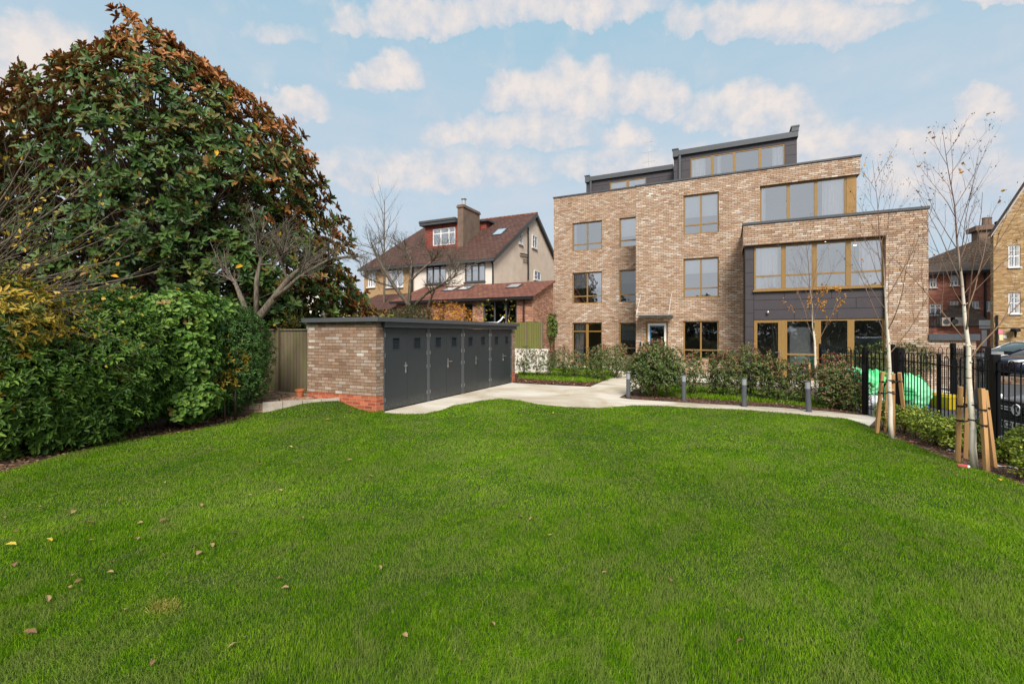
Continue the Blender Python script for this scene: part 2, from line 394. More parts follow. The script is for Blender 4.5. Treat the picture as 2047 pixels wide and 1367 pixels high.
    col = mixc(nt, mth(nt, 'MULTIPLY', n2, .35), col, (.70, .64, .55), 'MULTIPLY')
    bp = nd(nt, 'ShaderNodeBump', {'Height': n2, 'Strength': .3, 'Distance': .004})
    finish(nt, nd(nt, 'ShaderNodeBsdfPrincipled', {'Base Color': col, 'Roughness': .85, 'Specular IOR Level': .2, 'Normal': bp.outputs[0]}))
    # turf under the blades
    m, nt = newmat('turf_soil')
    n1 = noise(nt, pos_of(nt), 30, 4); 
    col = mixc(nt, n1, (.018, .030, .008), (.045, .075, .016))
    finish(nt, nd(nt, 'ShaderNodeBsdfPrincipled', {'Base Color': col, 'Roughness': 1, 'Specular IOR Level': .1}))
    # blades
    m, nt = newmat('grass_blade')
    t = nd(nt, 'ShaderNodeAttribute', attribute_name='tint', attribute_type='GEOMETRY').outputs['Fac']
    P = pos_of(nt)
    st = nd(nt, 'ShaderNodeVectorMath', {0: P, 1: (1, 1, 0)}, operation='MULTIPLY').outputs[0]
    b1 = noise(nt, st, .55, 3, .5); b2 = noise(nt, st, 1.9, 3, .6, dist=.7); b3 = noise(nt, st, 6.5, 3)
    f = mth(nt, 'ADD', mth(nt, 'MULTIPLY', t, .42), mth(nt, 'SUBTRACT', mth(nt, 'ADD', mth(nt, 'MULTIPLY', b1, .34), mth(nt, 'ADD', mth(nt, 'MULTIPLY', b2, .40), mth(nt, 'MULTIPLY', b3, .24))), .16))
    col = ramp(nt, f, [(.18, (.032, .105, .000)), (.38, (.076, .196, .001)), (.54, (.142, .292, .003)), (.72, (.265, .41, .018)), (.90, (.44, .53, .10))])
    b4 = noise(nt, nd(nt, 'ShaderNodeVectorMath', {0: P, 1: (1.5, .8, 0)}, operation='MULTIPLY').outputs[0], 1.5, 5, .65, dist=1.5)
    col = mixc(nt, mth(nt, 'MULTIPLY', ramp(nt, b4, [(.46, 0.0), (.60, 1.0)]), .85), col, (.20, .275, .045))
    dry = ramp(nt, t, [(.93, 0.0), (.96, 1.0)])
    col = mixc(nt, mth(nt, 'MULTIPLY', dry, .7), col, (.36, .30, .14))
    b = nd(nt, 'ShaderNodeBsdfPrincipled', {'Base Color': col, 'Roughness': .6, 'Specular IOR Level': .10})
    tr = nd(nt, 'ShaderNodeBsdfTranslucent', {0: col})
    finish(nt, nd(nt, 'ShaderNodeMixShader', {0: .3, 1: b.outputs[0], 2: tr.outputs[0]}))
def pos_of(nt): return nd(nt, 'ShaderNodeNewGeometry').outputs['Position']
special_mats()
# foliage
leafmat('magnolia_leaf', [(0, (.020, .048, .010)), (.30, (.052, .112, .020)), (.52, (.100, .160, .034)), (.60, (.16, .12, .030)), (.70, (.33, .125, .030)), (.90, (.46, .19, .06)), (.975, (.42, .17, .05)), (.985, (.60, .33, .02))], rough=.48, transl=.12, back=(.27, .105, .034), spec=.28)
leafmat('dark_leaf', [(0, (.030, .070, .010)), (.5, (.080, .160, .022)), (.9, (.17, .28, .04)), (1, (.24, .30, .06))], rough=.5, transl=.18, spec=.22)
leafmat('yellow_leaf', [(0, (.03, .07, .012)), (.35, (.10, .14, .02)), (.6, (.42, .30, .03)), (1, (.62, .40, .05))], rough=.5)
leafmat('light_leaf', [(0, (.055, .13, .018)), (.5, (.12, .24, .032)), (.9, (.23, .35, .06)), (1, (.34, .20, .06))], rough=.5, transl=.3)
leafmat('fine_leaf', [(0, (.038, .092, .018)), (.5, (.088, .19, .033)), (.93, (.17, .29, .06)), (1, (.35, .33, .04))], rough=.45)
leafmat('photinia_leaf', [(0, (.05, .085, .02)), (.45, (.12, .175, .042)), (.62, (.20, .23, .075)), (.74, (.27, .19, .09)), (.86, (.34, .11, .08)), (1, (.42, .09, .09))], rough=.45, clump=3)
leafmat('box_leaf', [(0, (.09, .15, .018)), (.5, (.25, .33, .035)), (1, (.48, .52, .08))], rough=.45, transl=.3, clump=4)
leafmat('orange_leaf', [(0, (.22, .10, .03)), (.5, (.52, .22, .04)), (1, (.68, .36, .05))], rough=.6, transl=.3)
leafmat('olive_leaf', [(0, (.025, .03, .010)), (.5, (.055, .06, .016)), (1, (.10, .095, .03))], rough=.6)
leafmat('gold_leaf', [(0, (.10, .11, .02)), (.5, (.28, .26, .05)), (1, (.45, .38, .08))], rough=.6)
leafmat('dry_leaf', [(0, (.14, .07, .035)), (.5, (.26, .14, .07)), (1, (.42, .27, .13))], rough=.8, transl=.1)
leafmat('fallen_yellow', [(0, (.55, .36, .03)), (1, (.68, .50, .08))], rough=.6, transl=.1)
leafmat('mulch_chip', [(0, (.07, .03, .018)), (.5, (.15, .06, .035)), (.9, (.24, .11, .06)), (1, (.45, .33, .22))], rough=.9, transl=0, clump=5)

# ------------------------------------------------------------------ mesh helpers
class MB:
    def __init__(s): s.v = []; s.f = []; s.uv = []; s.mi = []; s.m = 0
    def face(s, pts, uv=None):
        i = len(s.v); s.v += [tuple(p) for p in pts]; s.f.append(tuple(range(i, i + len(pts)))); s.uv.append(uv); s.mi.append(s.m)
    def quad(s, a, b, c, d, slope=False):
        uv = None
        if slope:
            A, B, D = Vector(a), Vector(b), Vector(d)
            ux = (B - A).normalized(); n = ux.cross(D - A).normalized(); vy = n.cross(ux)
            uv = [((Vector(p) - A).dot(ux) + A.dot(ux), (Vector(p) - A).dot(vy)) for p in (a, b, c, d)]
        s.face((a, b, c, d), uv)
    def tri(s, a, b, c): s.face((a, b, c))
    def slopetri(s, a, b, c):
        A, B, C_ = Vector(a), Vector(b), Vector(c)
        ux = (B - A).normalized(); n = ux.cross(C_ - A).normalized(); vy = n.cross(ux)
        s.face((a, b, c), [((Vector(p) - A).dot(ux), (Vector(p) - A).dot(vy)) for p in (a, b, c)])
    def box(s, x0, x1, y0, y1, z0, z1, T=None):
        c = [(x0, y0, z0), (x1, y0, z0), (x1, y1, z0), (x0, y1, z0), (x0, y0, z1), (x1, y0, z1), (x1, y1, z1), (x0, y1, z1)]
        if T: c = [tuple(T @ Vector(p)) for p in c]
        for q in ((0, 3, 2, 1), (4, 5, 6, 7), (0, 1, 5, 4), (1, 2, 6, 5), (2, 3, 7, 6), (3, 0, 4, 7)): s.face([c[k] for k in q])
    def prism(s, poly, z0, z1):
        n = len(poly)
        s.face([(p[0], p[1], z1) for p in poly]); s.face([(p[0], p[1], z0) for p in reversed(poly)])
        for i in range(n):
            a, b = poly[i], poly[(i + 1) % n]
            s.face([(a[0], a[1], z0), (b[0], b[1], z0), (b[0], b[1], z1), (a[0], a[1], z1)])
    def tube(s, pts, rad, n=6, cap=True):
        P = [Vector(p) for p in pts]
        if not hasattr(rad, '__len__'): rad = [rad] * len(P)
        rings = []; up = None
        for i, p in enumerate(P):
            d = (P[min(i + 1, len(P) - 1)] - P[max(i - 1, 0)]).normalized()
            if up is None:
                up = d.orthogonal().normalized()
            up = (up - d * up.dot(d))
            if up.length < 1e-5: up = d.orthogonal()
            up.normalize(); w = d.cross(up)
            rings.append([p + (up * math.cos(2 * math.pi * k / n) + w * math.sin(2 * math.pi * k / n)) * rad[i] for k in range(n)])
        base = len(s.v)
        for r in rings: s.v += [tuple(q) for q in r]
        for i in range(len(P) - 1):
            for k in range(n):
                a = base + i * n + k; b = base + i * n + (k + 1) % n
                s.f.append((a, b, b + n, a + n)); s.uv.append(None); s.mi.append(s.m)
        if cap:
            s.f.append(tuple(base + k for k in reversed(range(n)))); s.uv.append(None); s.mi.append(s.m)
            e = base + (len(P) - 1) * n
            s.f.append(tuple(e + k for k in range(n))); s.uv.append(None); s.mi.append(s.m)
    def lathe(s, prof, c=(0, 0, 0), n=16):
        base = len(s.v)
        for r, z in prof:
            for k in range(n):
                a = 2 * math.pi * k / n
                s.v.append((c[0] + r * math.cos(a), c[1] + r * math.sin(a), c[2] + z))
        for i in range(len(prof) - 1):
            for k in range(n):
                a = base + i * n + k; b = base + i * n + (k + 1) % n
                s.f.append((a, b, b + n, a + n)); s.uv.append(None); s.mi.append(s.m)
        e = base + (len(prof) - 1) * n
        s.f.append(tuple(base + k for k in reversed(range(n)))); s.uv.append(None); s.mi.append(s.m)
        s.f.append(tuple(e + k for k in range(n))); s.uv.append(None); s.mi.append(s.m)
    def build(s, name, mat, parent=None, smooth=False, bevel=0):
        off = Vector((0, 0, 0))
        if parent is not None:
            q = parent
            while q is not None: off += q.location; q = q.parent
        me = bpy.data.meshes.new(name)
        me.from_pydata([(v[0] - off.x, v[1] - off.y, v[2] - off.z) for v in s.v], [], s.f)
        for mt in (mat if isinstance(mat, (list, tuple)) else [mat]): me.materials.append(MATS[mt])
        if len(me.materials) > 1: me.polygons.foreach_set('material_index', s.mi)
        lay = me.uv_layers.new(name='uv')
        V = s.v; k = 0
        for fi, f in enumerate(s.f):
            if s.uv[fi] is not None:
                for t in s.uv[fi]: lay.data[k].uv = t; k += 1
                continue
            nrm = me.polygons[fi].normal
            ax, ay, az_ = abs(nrm.x), abs(nrm.y), abs(nrm.z)
            for i in f:
                x, y, z = V[i]
                lay.data[k].uv = (x, y) if (az_ >= ax and az_ >= ay) else ((x, z) if ay >= ax else (y, z))
                k += 1
        if smooth: me.polygons.foreach_set('use_smooth', [True] * len(me.polygons))
        o = bpy.data.objects.new(name, me); COL.objects.link(o)
        if parent is not None: o.parent = parent
        if bevel:
            b = o.modifiers.new('bevel', 'BEVEL'); b.width = bevel; b.segments = 2; b.limit_method = 'ANGLE'
        return o

def npmesh(name, verts, faces, mat, parent=None, tint=None, loc=None, smooth=False):
    """verts (n,3) array in world space, faces (m,k) array, tint per face"""
    off = np.zeros(3)
    if parent is not None:
        q = parent
        while q is not None: off += np.array(q.location); q = q.parent
    me = bpy.data.meshes.new(name)
    n, k = faces.shape
    me.vertices.add(len(verts)); me.vertices.foreach_set('co', (verts - off).astype(np.float32).ravel())
    me.loops.add(n * k); me.loops.foreach_set('vertex_index', faces.astype(np.int32).ravel())
    me.polygons.add(n); me.polygons.foreach_set('loop_start', (np.arange(n) * k).astype(np.int32))
    if smooth: me.polygons.foreach_set('use_smooth', np.ones(n, bool))
    me.update(calc_edges=True)
    if tint is not None:
        a = me.attributes.new('tint', 'FLOAT', 'FACE'); a.data.foreach_set('value', tint.astype(np.float32))
    me.materials.append(MATS[mat])
    o = bpy.data.objects.new(name, me); COL.objects.link(o)
    if parent is not None: o.parent = parent
    return o

def tag(o, label, cat, group=None, kind=None):
    o['label'] = label; o['category'] = cat
    if group: o['group'] = group
    if kind: o['kind'] = kind
    return o
def thing(name, label, cat, loc=(0, 0, 0), group=None):
    o = bpy.data.objects.new(name, None); COL.objects.link(o); o.location = loc; o.empty_display_size = .2
    return tag(o, label, cat, group)
def setting(o, kind='structure'):
    o['kind'] = kind; return o
def copy_tree(o, parent=None):
    c = o.copy(); COL.objects.link(c); c.parent = parent
    for ch in list(o.children): copy_tree(ch, c)
    return c

def text_mesh(name, body, size, mat, parent, loc, rot, extrude=.001, offset=0.0):
    cu = bpy.data.curves.new(name, 'FONT'); cu.body = body; cu.size = size; cu.align_x = 'CENTER'; cu.extrude = extrude; cu.offset = offset
    t = bpy.data.objects.new(name, cu); COL.objects.link(t)
    bpy.context.view_layer.update()
    me = bpy.data.meshes.new_from_object(t.evaluated_get(bpy.context.evaluated_depsgraph_get()))
    bpy.data.objects.remove(t); me.materials.clear(); me.materials.append(MATS[mat])
    o = bpy.data.objects.new(name, me); COL.objects.link(o); o.parent = parent; o.location = loc; o.rotation_euler = rot
    return o

# ------------------------------------------------------------------ foliage generators
def unit(a): return a / np.maximum(np.linalg.norm(a, axis=1, keepdims=True), 1e-9)
def leaf_arrays(P, D, N, Ln, W, fold=.25, r=rng):
    """two-quad folded leaves: P base, D direction, N normal"""
    n = len(P)
    D = unit(D); S = unit(np.cross(D, N)); N = unit(np.cross(S, D))
    Ln = Ln[:, None]; W = W[:, None]
    V = np.empty((n, 6, 3))
    V[:, 0] = P; V[:, 1] = P + D * Ln - N * Ln * .16
    a = P + D * Ln * .34; b_ = P + D * Ln * .72 - N * Ln * .06
    V[:, 2] = a + S * W * .44 + N * W * fold; V[:, 3] = b_ + S * W * .46 + N * W * fold
    V[:, 4] = a - S * W * .44 + N * W * fold; V[:, 5] = b_ - S * W * .46 + N * W * fold
    b = np.arange(n)[:, None] * 6
    F = np.concatenate([b + np.array([[0, 2, 3, 1]]), b + np.array([[0, 1, 5, 4]])], 1).reshape(-1, 4)
    return V.reshape(-1, 3), F
def rosettes(C, A, k, Ln, W, r, spread=.9):
    """k leaves round each tip C with axis A"""
    n = len(C); A = unit(A)
    h = unit(r.normal(size=(n, 3))); X = unit(np.cross(A, h)); Y = np.cross(A, X)
    P = []; D = []; N = []
    ph0 = r.uniform(0, 6.28, n)
    for j in range(k):
        ph = ph0 + j * 6.283 / k + r.normal(0, .25, n)
        rad = X * np.cos(ph)[:, None] + Y * np.sin(ph)[:, None]
        sp = np.clip(spread + r.normal(0, .25, n), .25, 1.35)[:, None]
        d = rad * np.sin(sp) + A * np.cos(sp)
        P.append(C + r.normal(0, .02, (n, 3))); D.append(d); N.append(A * np.sin(sp) - rad * np.cos(sp))
    P = np.concatenate(P); D = np.concatenate(D); N = np.concatenate(N)
    m = len(P)
    return leaf_arrays(P, D, N, Ln * r.uniform(.7, 1.15, m), W * r.uniform(.75, 1.15, m), r=r)
def lumpy(v, r, n=10, amp=.25):
    """bumpy radius factor over directions v"""
    f = np.ones(len(v))
    for i in range(n):
        c = unit(r.normal(size=(1, 3)))[0]
        f += amp * r.uniform(-.4, 1) * np.exp((v @ c - 1) * 9)
    return f
def blob_points(n, c, rad, r, inner=.45, lump=.25, zmin=None):
    v = unit(r.normal(size=(n, 3)))
    f = lumpy(v, r, 14, lump)
    q = inner + (1 - inner) * r.uniform(0, 1, n) ** .45
    p = v * f[:, None] * q[:, None] * np.array(rad) + np.array(c)
    return p, v
def shrub(name, label, cat, base, blobs, mat, n, Ln, W, k=5, seed=1, spread=.9, tint=(0, 1), top_tint=0.0, stems=4, group=None, stem_r=.02, up=.5, bark='twig', inner=.35, root=None, lump=.28):
    """blobs: list of (centre offset, radii) in metres"""
    r = np.random.default_rng(seed)
    root = root or thing(name, label, cat, base, group)
    b = np.array(base)
    vol = np.array([q[1][0] * q[1][1] * q[1][2] for q in blobs]) ** .75; vol /= vol.sum()
    Vs, Fs, Ts = [], [], []; off = 0
    zlo = min(q[0][2] - q[1][2] for q in blobs); zhi = max(q[0][2] + q[1][2] for q in blobs)
    for (c, rad), w in zip(blobs, vol):
        m = max(4, int(n * w))
        p, v = blob_points(m, np.array(c) + b, rad, r, inner, lump)
        keep = p[:, 2] > b[2] + .03; p = p[keep]; v = v[keep]
        V, F = rosettes(p, v + np.array([0, 0, up]), k, Ln, W, r, spread)
        hz = (p[:, 2] - b[2] - zlo) / (zhi - zlo)
        t = r.uniform(tint[0], tint[1], len(p)) + top_tint * np.clip(hz - .45, 0, 1) * 1.8
        t = np.tile(t, k) + r.normal(0, .07, len(p) * k)
        Vs.append(V); Fs.append(F + off); Ts.append(np.repeat(np.clip(t, 0, 1), 2)); off += len(V)
    npmesh('foliage', np.concatenate(Vs), np.concatenate(Fs), mat, root, np.concatenate(Ts))
    if stems:
        mb = MB(); rr = random.Random(seed)
        for i in range(stems):
            c, rad = blobs[i % len(blobs)]
            a = rr.uniform(0, 6.28); q = rr.uniform(.1, .6)
            tip = Vector((c[0] + math.cos(a) * rad[0] * q, c[1] + math.sin(a) * rad[1] * q, c[2] + rad[2] * rr.uniform(.3, .9)))
            s0 = Vector((c[0] * .6 + rr.uniform(-.1, .1), c[1] * .6 + rr.uniform(-.1, .1), -.02))
            mid = s0.lerp(tip, .5) + Vector((rr.uniform(-.08, .08), rr.uniform(-.08, .08), 0))
            B = Vector(base)
            mb.tube([B + s0, B + mid, B + tip], [stem_r, stem_r * .75, stem_r * .3], 5)
        mb.build('stem', bark, root, smooth=True)
    return root

class Tree:
    """branching tubes; every branch tapers and bends"""
    def __init__(s, seed): s.mb = MB(); s.r = random.Random(seed); s.tips = []; s.nodes = []; s.tint = []
    def branch(s, p, d, L, r0, lvl, maxlvl, kids, bend=.25, upw=.15, ratio=.62, ang=.7, sides=5, tipr=.15, first=.25):
        n = max(3, int(L / .22) if lvl < 2 else 4)
        pts = [Vector(p)]; d = Vector(d).normalized(); dirs = [d.copy()]
        for i in range(n):
            d = (d + Vector((s.r.gauss(0, bend), s.r.gauss(0, bend), s.r.gauss(0, bend))) * (1.6 / n) + Vector((0, 0, upw / n))).normalized()
            pts.append(pts[-1] + d * L / n); dirs.append(d.copy())
        rad = [r0 * (1 - (1 - tipr) * (i / n)) for i in range(n + 1)]
        f0 = len(s.mb.f)
        s.mb.tube(pts, rad, sides if lvl < 2 else (4 if lvl == 2 else 3), cap=False)
        s.tint += [rad[0]] * (len(s.mb.f) - f0)
        s.nodes += [(q, lvl) for q in pts[1:]]
        if lvl >= maxlvl:
            s.tips.append((pts[-1], dirs[-1])); return
        K = kids[min(lvl, len(kids) - 1)]
        for j in range(K):
            f = first + (1 - first) * (j + s.r.random()) / K
            x = min(f, .999) * n; i = int(x); q = pts[i].lerp(pts[i + 1], x - i); dd = dirs[i + 1]
            o = dd.orthogonal().normalized(); o.rotate(Matrix.Rotation(s.r.uniform(0, 6.28) if lvl else j * 2.4 + s.r.uniform(-.4, .4), 3, dd))
            a = ang * s.r.uniform(.7, 1.25)
            nd_ = dd * math.cos(a) + o * math.sin(a)
            ln = L * ratio * s.r.uniform(.65, 1.15) * (1.15 - .5 * f)
            s.branch(q, nd_, ln, rad[i] * s.r.uniform(.5, .7), lvl + 1, maxlvl, kids, bend, upw, ratio, ang, sides, tipr, first)
        s.tips.append((pts[-1], dirs[-1]))
    def build(s, name, mat, parent):
        o = s.mb.build(name, mat, parent, smooth=True)
        a = o.data.attributes.new('tint', 'FLOAT', 'FACE')
        a.data.foreach_set('value', [min(1.0, x / .032) for x in s.tint][:len(o.data.polygons)] + [0.0] * (len(o.data.polygons) - len(s.tint)))
        return o
def leaves_on(points, n, mat, parent, Ln, W, seed, tint=(0, 1), name='leaves', droop=.6, jit=.05):
    r = np.random.default_rng(seed)
    pts = np.array([tuple(p) for p in points])
    idx = r.integers(0, len(pts), n)
    P = pts[idx] + r.normal(0, jit, (n, 3))
    D = unit(r.normal(size=(n, 3)) + np.array([0, 0, -droop])); N = unit(r.normal(size=(n, 3)) + np.array([0, 0, .5]))
    V, F = leaf_arrays(P, D, N, Ln * r.uniform(.6, 1.2, n), W * r.uniform(.6, 1.2, n), r=r)
    return npmesh(name, V, F, mat, parent, np.repeat(r.uniform(tint[0], tint[1], n), 2))

# =================================================================== GROUND
LAWN = [G(-400, 1200), G(0, 948), G(120, 915), G(250, 884), G(380, 862), G(490, 838), G(528, 818), (-9.25, 6.7), (-8.30, 7.92), (-7.22, 7.92), (-7.17, 8.2)] + \
       [G(a, b) for a, b in ((769, 829), (810, 831), (850, 829), (880, 822), (905, 812), (960, 803), (1000, 800), (1040, 804), (1075, 811), (1130, 815), (1200, 817),
                             (1235, 814), (1265, 812), (1330, 814), (1400, 818), (1500, 823), (1600, 829), (1690, 838), (1728, 850), (1765, 870), (1830, 893), (1920, 930), (2047, 978))] + \
       [(3.35, 6.2), (3.9, 3), (4.2, -5), (-7.4, -5)]
def inside(poly, x, y):
    c = np.zeros(len(x), bool); n = len(poly)
    for i in range(n):
        x1, y1 = poly[i]; x2, y2 = poly[(i + 1) % n]
        if y1 == y2: continue
        h = ((y1 > y) != (y2 > y)) & (x < (x2 - x1) * (y - y1) / (y2 - y1) + x1)
        c ^= h
    return c
def lawn_z(x, y):
    a = np.clip((-7.25 - x) / 1.5, 0, 1) * np.clip((y - 6.3) / 1.6, 0, 1)
    a = a * a * (3 - 2 * a)
    m = np.sin(x * 1.3 + y * .7) * .009 + np.sin(x * .6 - y * 1.9 + 1) * .008 + np.sin(3.1 * x + .5) * np.sin(2.3 * y) * .005
    return .25 * a + .030 + m
def ground():
    mb = MB(); mb.face([(-900, -900, -.06), (900, -900, -.06), (900, 900, -.06), (-900, 900, -.06)])
    setting(mb.build('ground', 'garden_soil'))
    # lawn soil
    h = .05
    xs = np.arange(-13, 5, h); ys = np.arange(-5, 14.5, h)
    Xc, Yc = np.meshgrid(xs + h / 2, ys + h / 2)
    m = inside(LAWN, Xc.ravel(), Yc.ravel()).reshape(Xc.shape)
    Xv, Yv = np.meshgrid(np.append(xs, xs[-1] + h), np.append(ys, ys[-1] + h))
    V = np.stack([Xv.ravel(), Yv.ravel(), lawn_z(Xv, Yv).ravel()], 1)
    W = Xv.shape[1]
    j, i = np.nonzero(m); a = j * W + i
    F = np.stack([a, a + 1, a + W + 1, a + W], 1)
    used, inv = np.unique(F, return_inverse=True)
    setting(npmesh('lawn', V[used], inv.reshape(F.shape), 'turf_soil', smooth=True))
    # pale paths
    P = [G(a, b) for a, b in ((769, 836), (850, 834), (905, 818), (960, 808), (1000, 805), (1075, 815), (1130, 819), (1235, 818), (1265, 816), (1400, 822), (1500, 827), (1600, 833), (1690, 843), (1728, 856), (1765, 873))]
    P += [(3.35, 11.0), (2.74, 12.5)] + [G(a, b) for a, b in ((1735, 830), (1650, 822), (1560, 815), (1400, 806.5), (1260, 798), (1238, 795))]
    P += [(-2.6, 17.6), (-2.6, 20.2), (-4.4, 20.2)] + [G(1180, 773), G(1130, 771), G(1028, 765.5)] + [(-7.19, 15.1), (-7.19, 8.24)]
    mb = MB(); mb.face([(x, y, .004) for x, y in P]); setting(mb.build('path', 'pale_paving'))
    mb = MB()
    mb.face([(x, y, .008) for x, y in ((-8.8, 21.6), (-4.4, 20.2), (-2.6, 20.2), (-2.6, 18.4), (6.2, 17.4), (6.2, 19.7), (.5, 19.7), (.5, 22), (-5, 22), (-5, 24.4), (-8.8, 24.4))])
    setting(mb.build('paving', 'pale_paving'))
    # car park
    mb = MB(); mb.face([(x, y, 0) for x, y in ((3.15, 5), (3.25, 9), (2.8, 12.6), (2.35, 15.4), (6.2, 17.4), (7, 40), (60, 60), (60, -10), (3.4, -10))])
    setting(mb.build('car_park', 'asphalt'))
    # flower beds
    beds = [('flower_bed', [G(1028, 765), G(1130, 770.5), G(1180, 772.5), (-4.4, 20.2), (-8.8, 21.6), (-8.9, 16)]),
            ('flower_bed', [G(1238, 795), G(1260, 798), G(1400, 806.5), G(1560, 815), G(1650, 822), G(1735, 830), (2.74, 12.5), (2.3, 15.2), (6.1, 17.3), (-2.6, 18.3)]),
            ('flower_bed', [G(1735, 856), G(1765, 870), G(1830, 893), G(1920, 930), G(2047, 978), (3.35, 6.2), (3.6, 6.2), (3.6, 9), (3.2, 11.6), (2.9, 12.2)]),
            ('flower_bed', [G(-400, 1200), G(0, 948), G(120, 915), G(250, 884), G(380, 862), G(490, 838), G(528, 818), (-12, 8.3), (-14, 3), (-12, -4)])]
    for nme, p in beds:
        mb = MB(); mb.face([(x, y, .014) for x, y in p]); setting(mb.build(nme, 'soil'))
    # raised patio and neighbours' raised gardens
    mb = MB(); mb.prism([(-9.22, 6.72), (-8.32, 7.96), (-9.37, 7.96), (-9.37, 8.35), (-12.4, 8.4), (-12.2, 6.9), (-10, 6.4)][::-1][::-1], -.05, .25)
    setting(mb.build('patio', 'patio_brick'))
    mb = MB(); mb.prism([(-60, 8.5), (-9.55, 8.5), (-9.55, 15.6), (-9.2, 19.05), (-8.45, 19.05), (-8.45, 23.3), (-8.95, 23.3), (-8.95, 60), (-60, 60)], -.05, .9)
    setting(mb.build('raised_garden', 'garden_soil'))
ground()
mb = MB()
def edging():
    a = Vector((-9.26, 6.68, 0)); b = Vector((-8.27, 7.94, 0)); n = 4
    d = (b - a).normalized(); w = Vector((-d.y, d.x, 0)) * .09
    for i in range(n):
        p = a.lerp(b, i / n) + d * .006; q = a.lerp(b, (i + 1) / n) - d * .006
        mb.prism([tuple(p + w * -.2)[:2], tuple(q + w * -.2)[:2], tuple(q + w)[:2], tuple(p + w)[:2]], .0, .285)
edging()
tag(mb.build('edging_kerb', 'stone'), 'low pale stone kerb edging the brick patio beside the store wall', 'kerb')

def blades(name, poly, bands, zf, height, seed, mat='grass_blade', tint_bias=0.0, clip=None, lean=.35):
    """bands: (rmin, rmax, density per m2, blade width, height factor) by distance from the foreground"""
    r = np.random.default_rng(seed)
    Vs, Fs, Ts = [], [], []; off = 0
    px = [p[0] for p in poly]; py = [p[1] for p in poly]
    for (r0, r1, dens, w, hf) in bands:
        x0, x1, y0, y1 = max(min(px), -r1 * 1.6 - 1), min(max(px), r1 * 1.6 + 1), max(min(py), -3), min(max(py), r1 * 1.6 + 1)
        if x1 <= x0 or y1 <= y0: continue
        n = int((x1 - x0) * (y1 - y0) * dens)
        x = r.uniform(x0, x1, n); y = r.uniform(y0, y1, n)
        dd = -SA * x + CA * y; rr = CA * x + SA * y
        k = (dd >= r0) & (dd < r1) & (np.abs(rr) < dd * 1.18 + .5) & inside(poly, x, y)
        x, y = x[k], y[k]; n = len(x)
        if not n: continue
        z = zf(x, y)
        # swaths: blades in the same spot lean the same way
        la = np.sin(x * 1.1 + 1.7 * np.sin(y * .9)) * 1.5 + np.sin(y * 2.1 + x) * .6 + r.normal(0, 1.5, n)
        lm = np.abs(r.normal(lean, .45, n)) * (1 + .5 * np.sin(x * 2.3 + y * 1.7))
        tall = 1 + .22 * np.sin(x * 1.9 + 2 * np.sin(y * 1.3)) * np.sin(y * 2.2) + .12 * np.sin(7 * x) * np.sin(6 * y)
        h = height * hf * r.uniform(.45, 1.2, n) * tall; h[r.uniform(0, 1, n) < .015] *= 1.5
        bx = np.cos(la) * lm * h; by = np.sin(la) * lm * h
        fa = r.uniform(0, 6.283, n); wx = np.cos(fa) * w * .5; wy = np.sin(fa) * w * .5
        B = np.stack([x, y, z - .005], 1); Wv = np.stack([wx, wy, np.zeros(n)], 1)
        M = B + np.stack([bx * .3, by * .3, h * .6], 1); T = B + np.stack([bx, by, h * np.clip(1.05 - .3 * lm, .4, 1)], 1)
        V = np.stack([B - Wv, B + Wv, M + Wv * .8, M - Wv * .8, T], 1).reshape(-1, 3)
        b = np.arange(n)[:, None] * 5 + off
        F = np.concatenate([b + np.array([[0, 1, 2]]), b + np.array([[0, 2, 3]]), b + np.array([[3, 2, 4]])], 1).reshape(-1, 3)
        t = np.clip(r.beta(1.2, 1.2, n) + tint_bias, 0, 1)
        Vs.append(V); Fs.append(F); Ts.append(np.repeat(t, 3)); off += len(V)
    return npmesh(name, np.concatenate(Vs), np.concatenate(Fs), mat, None, np.concatenate(Ts))
g = blades('grass', LAWN, [(1.6, 3.2, 25000, .0027, 1.1), (3.2, 4.6, 16000, .0034, 1.0), (4.6, 6.8, 9000, .0046, .95), (6.8, 9.5, 5000, .0066, .9), (9.5, 14, 3000, .0095, .9)], lawn_z, .035, 3)
tag(g, 'short bright green mown lawn filling the whole foreground', 'grass', kind='stuff')

def bed_grass():
    p1 = [G(1036, 758), G(1130, 764), G(1190, 766), G(1232, 754), G(1215, 738), G(1100, 737), G(1036, 741)]
    p2 = [G(1285, 792), G(1400, 799), G(1560, 809), G(1690, 820), (2.5, 14.6), (2.2, 15.4), (-2.0, 16.6)]
    flat = lambda x, y: np.full(len(x), .014)
    a = blades('grass', p1, [(5, 30, 900, .022, 2.2)], flat, .05, 11, tint_bias=.02)
    tag(a, 'tufted grass in the flower bed left of the entrance path', 'grass', kind='stuff')
    b = blades('grass', p2, [(5, 30, 900, .018, 2.4)], flat, .05, 12, tint_bias=.0)
    tag(b, 'tufted grass under the red tipped shrubs behind the bollards', 'grass', kind='stuff')
bed_grass()

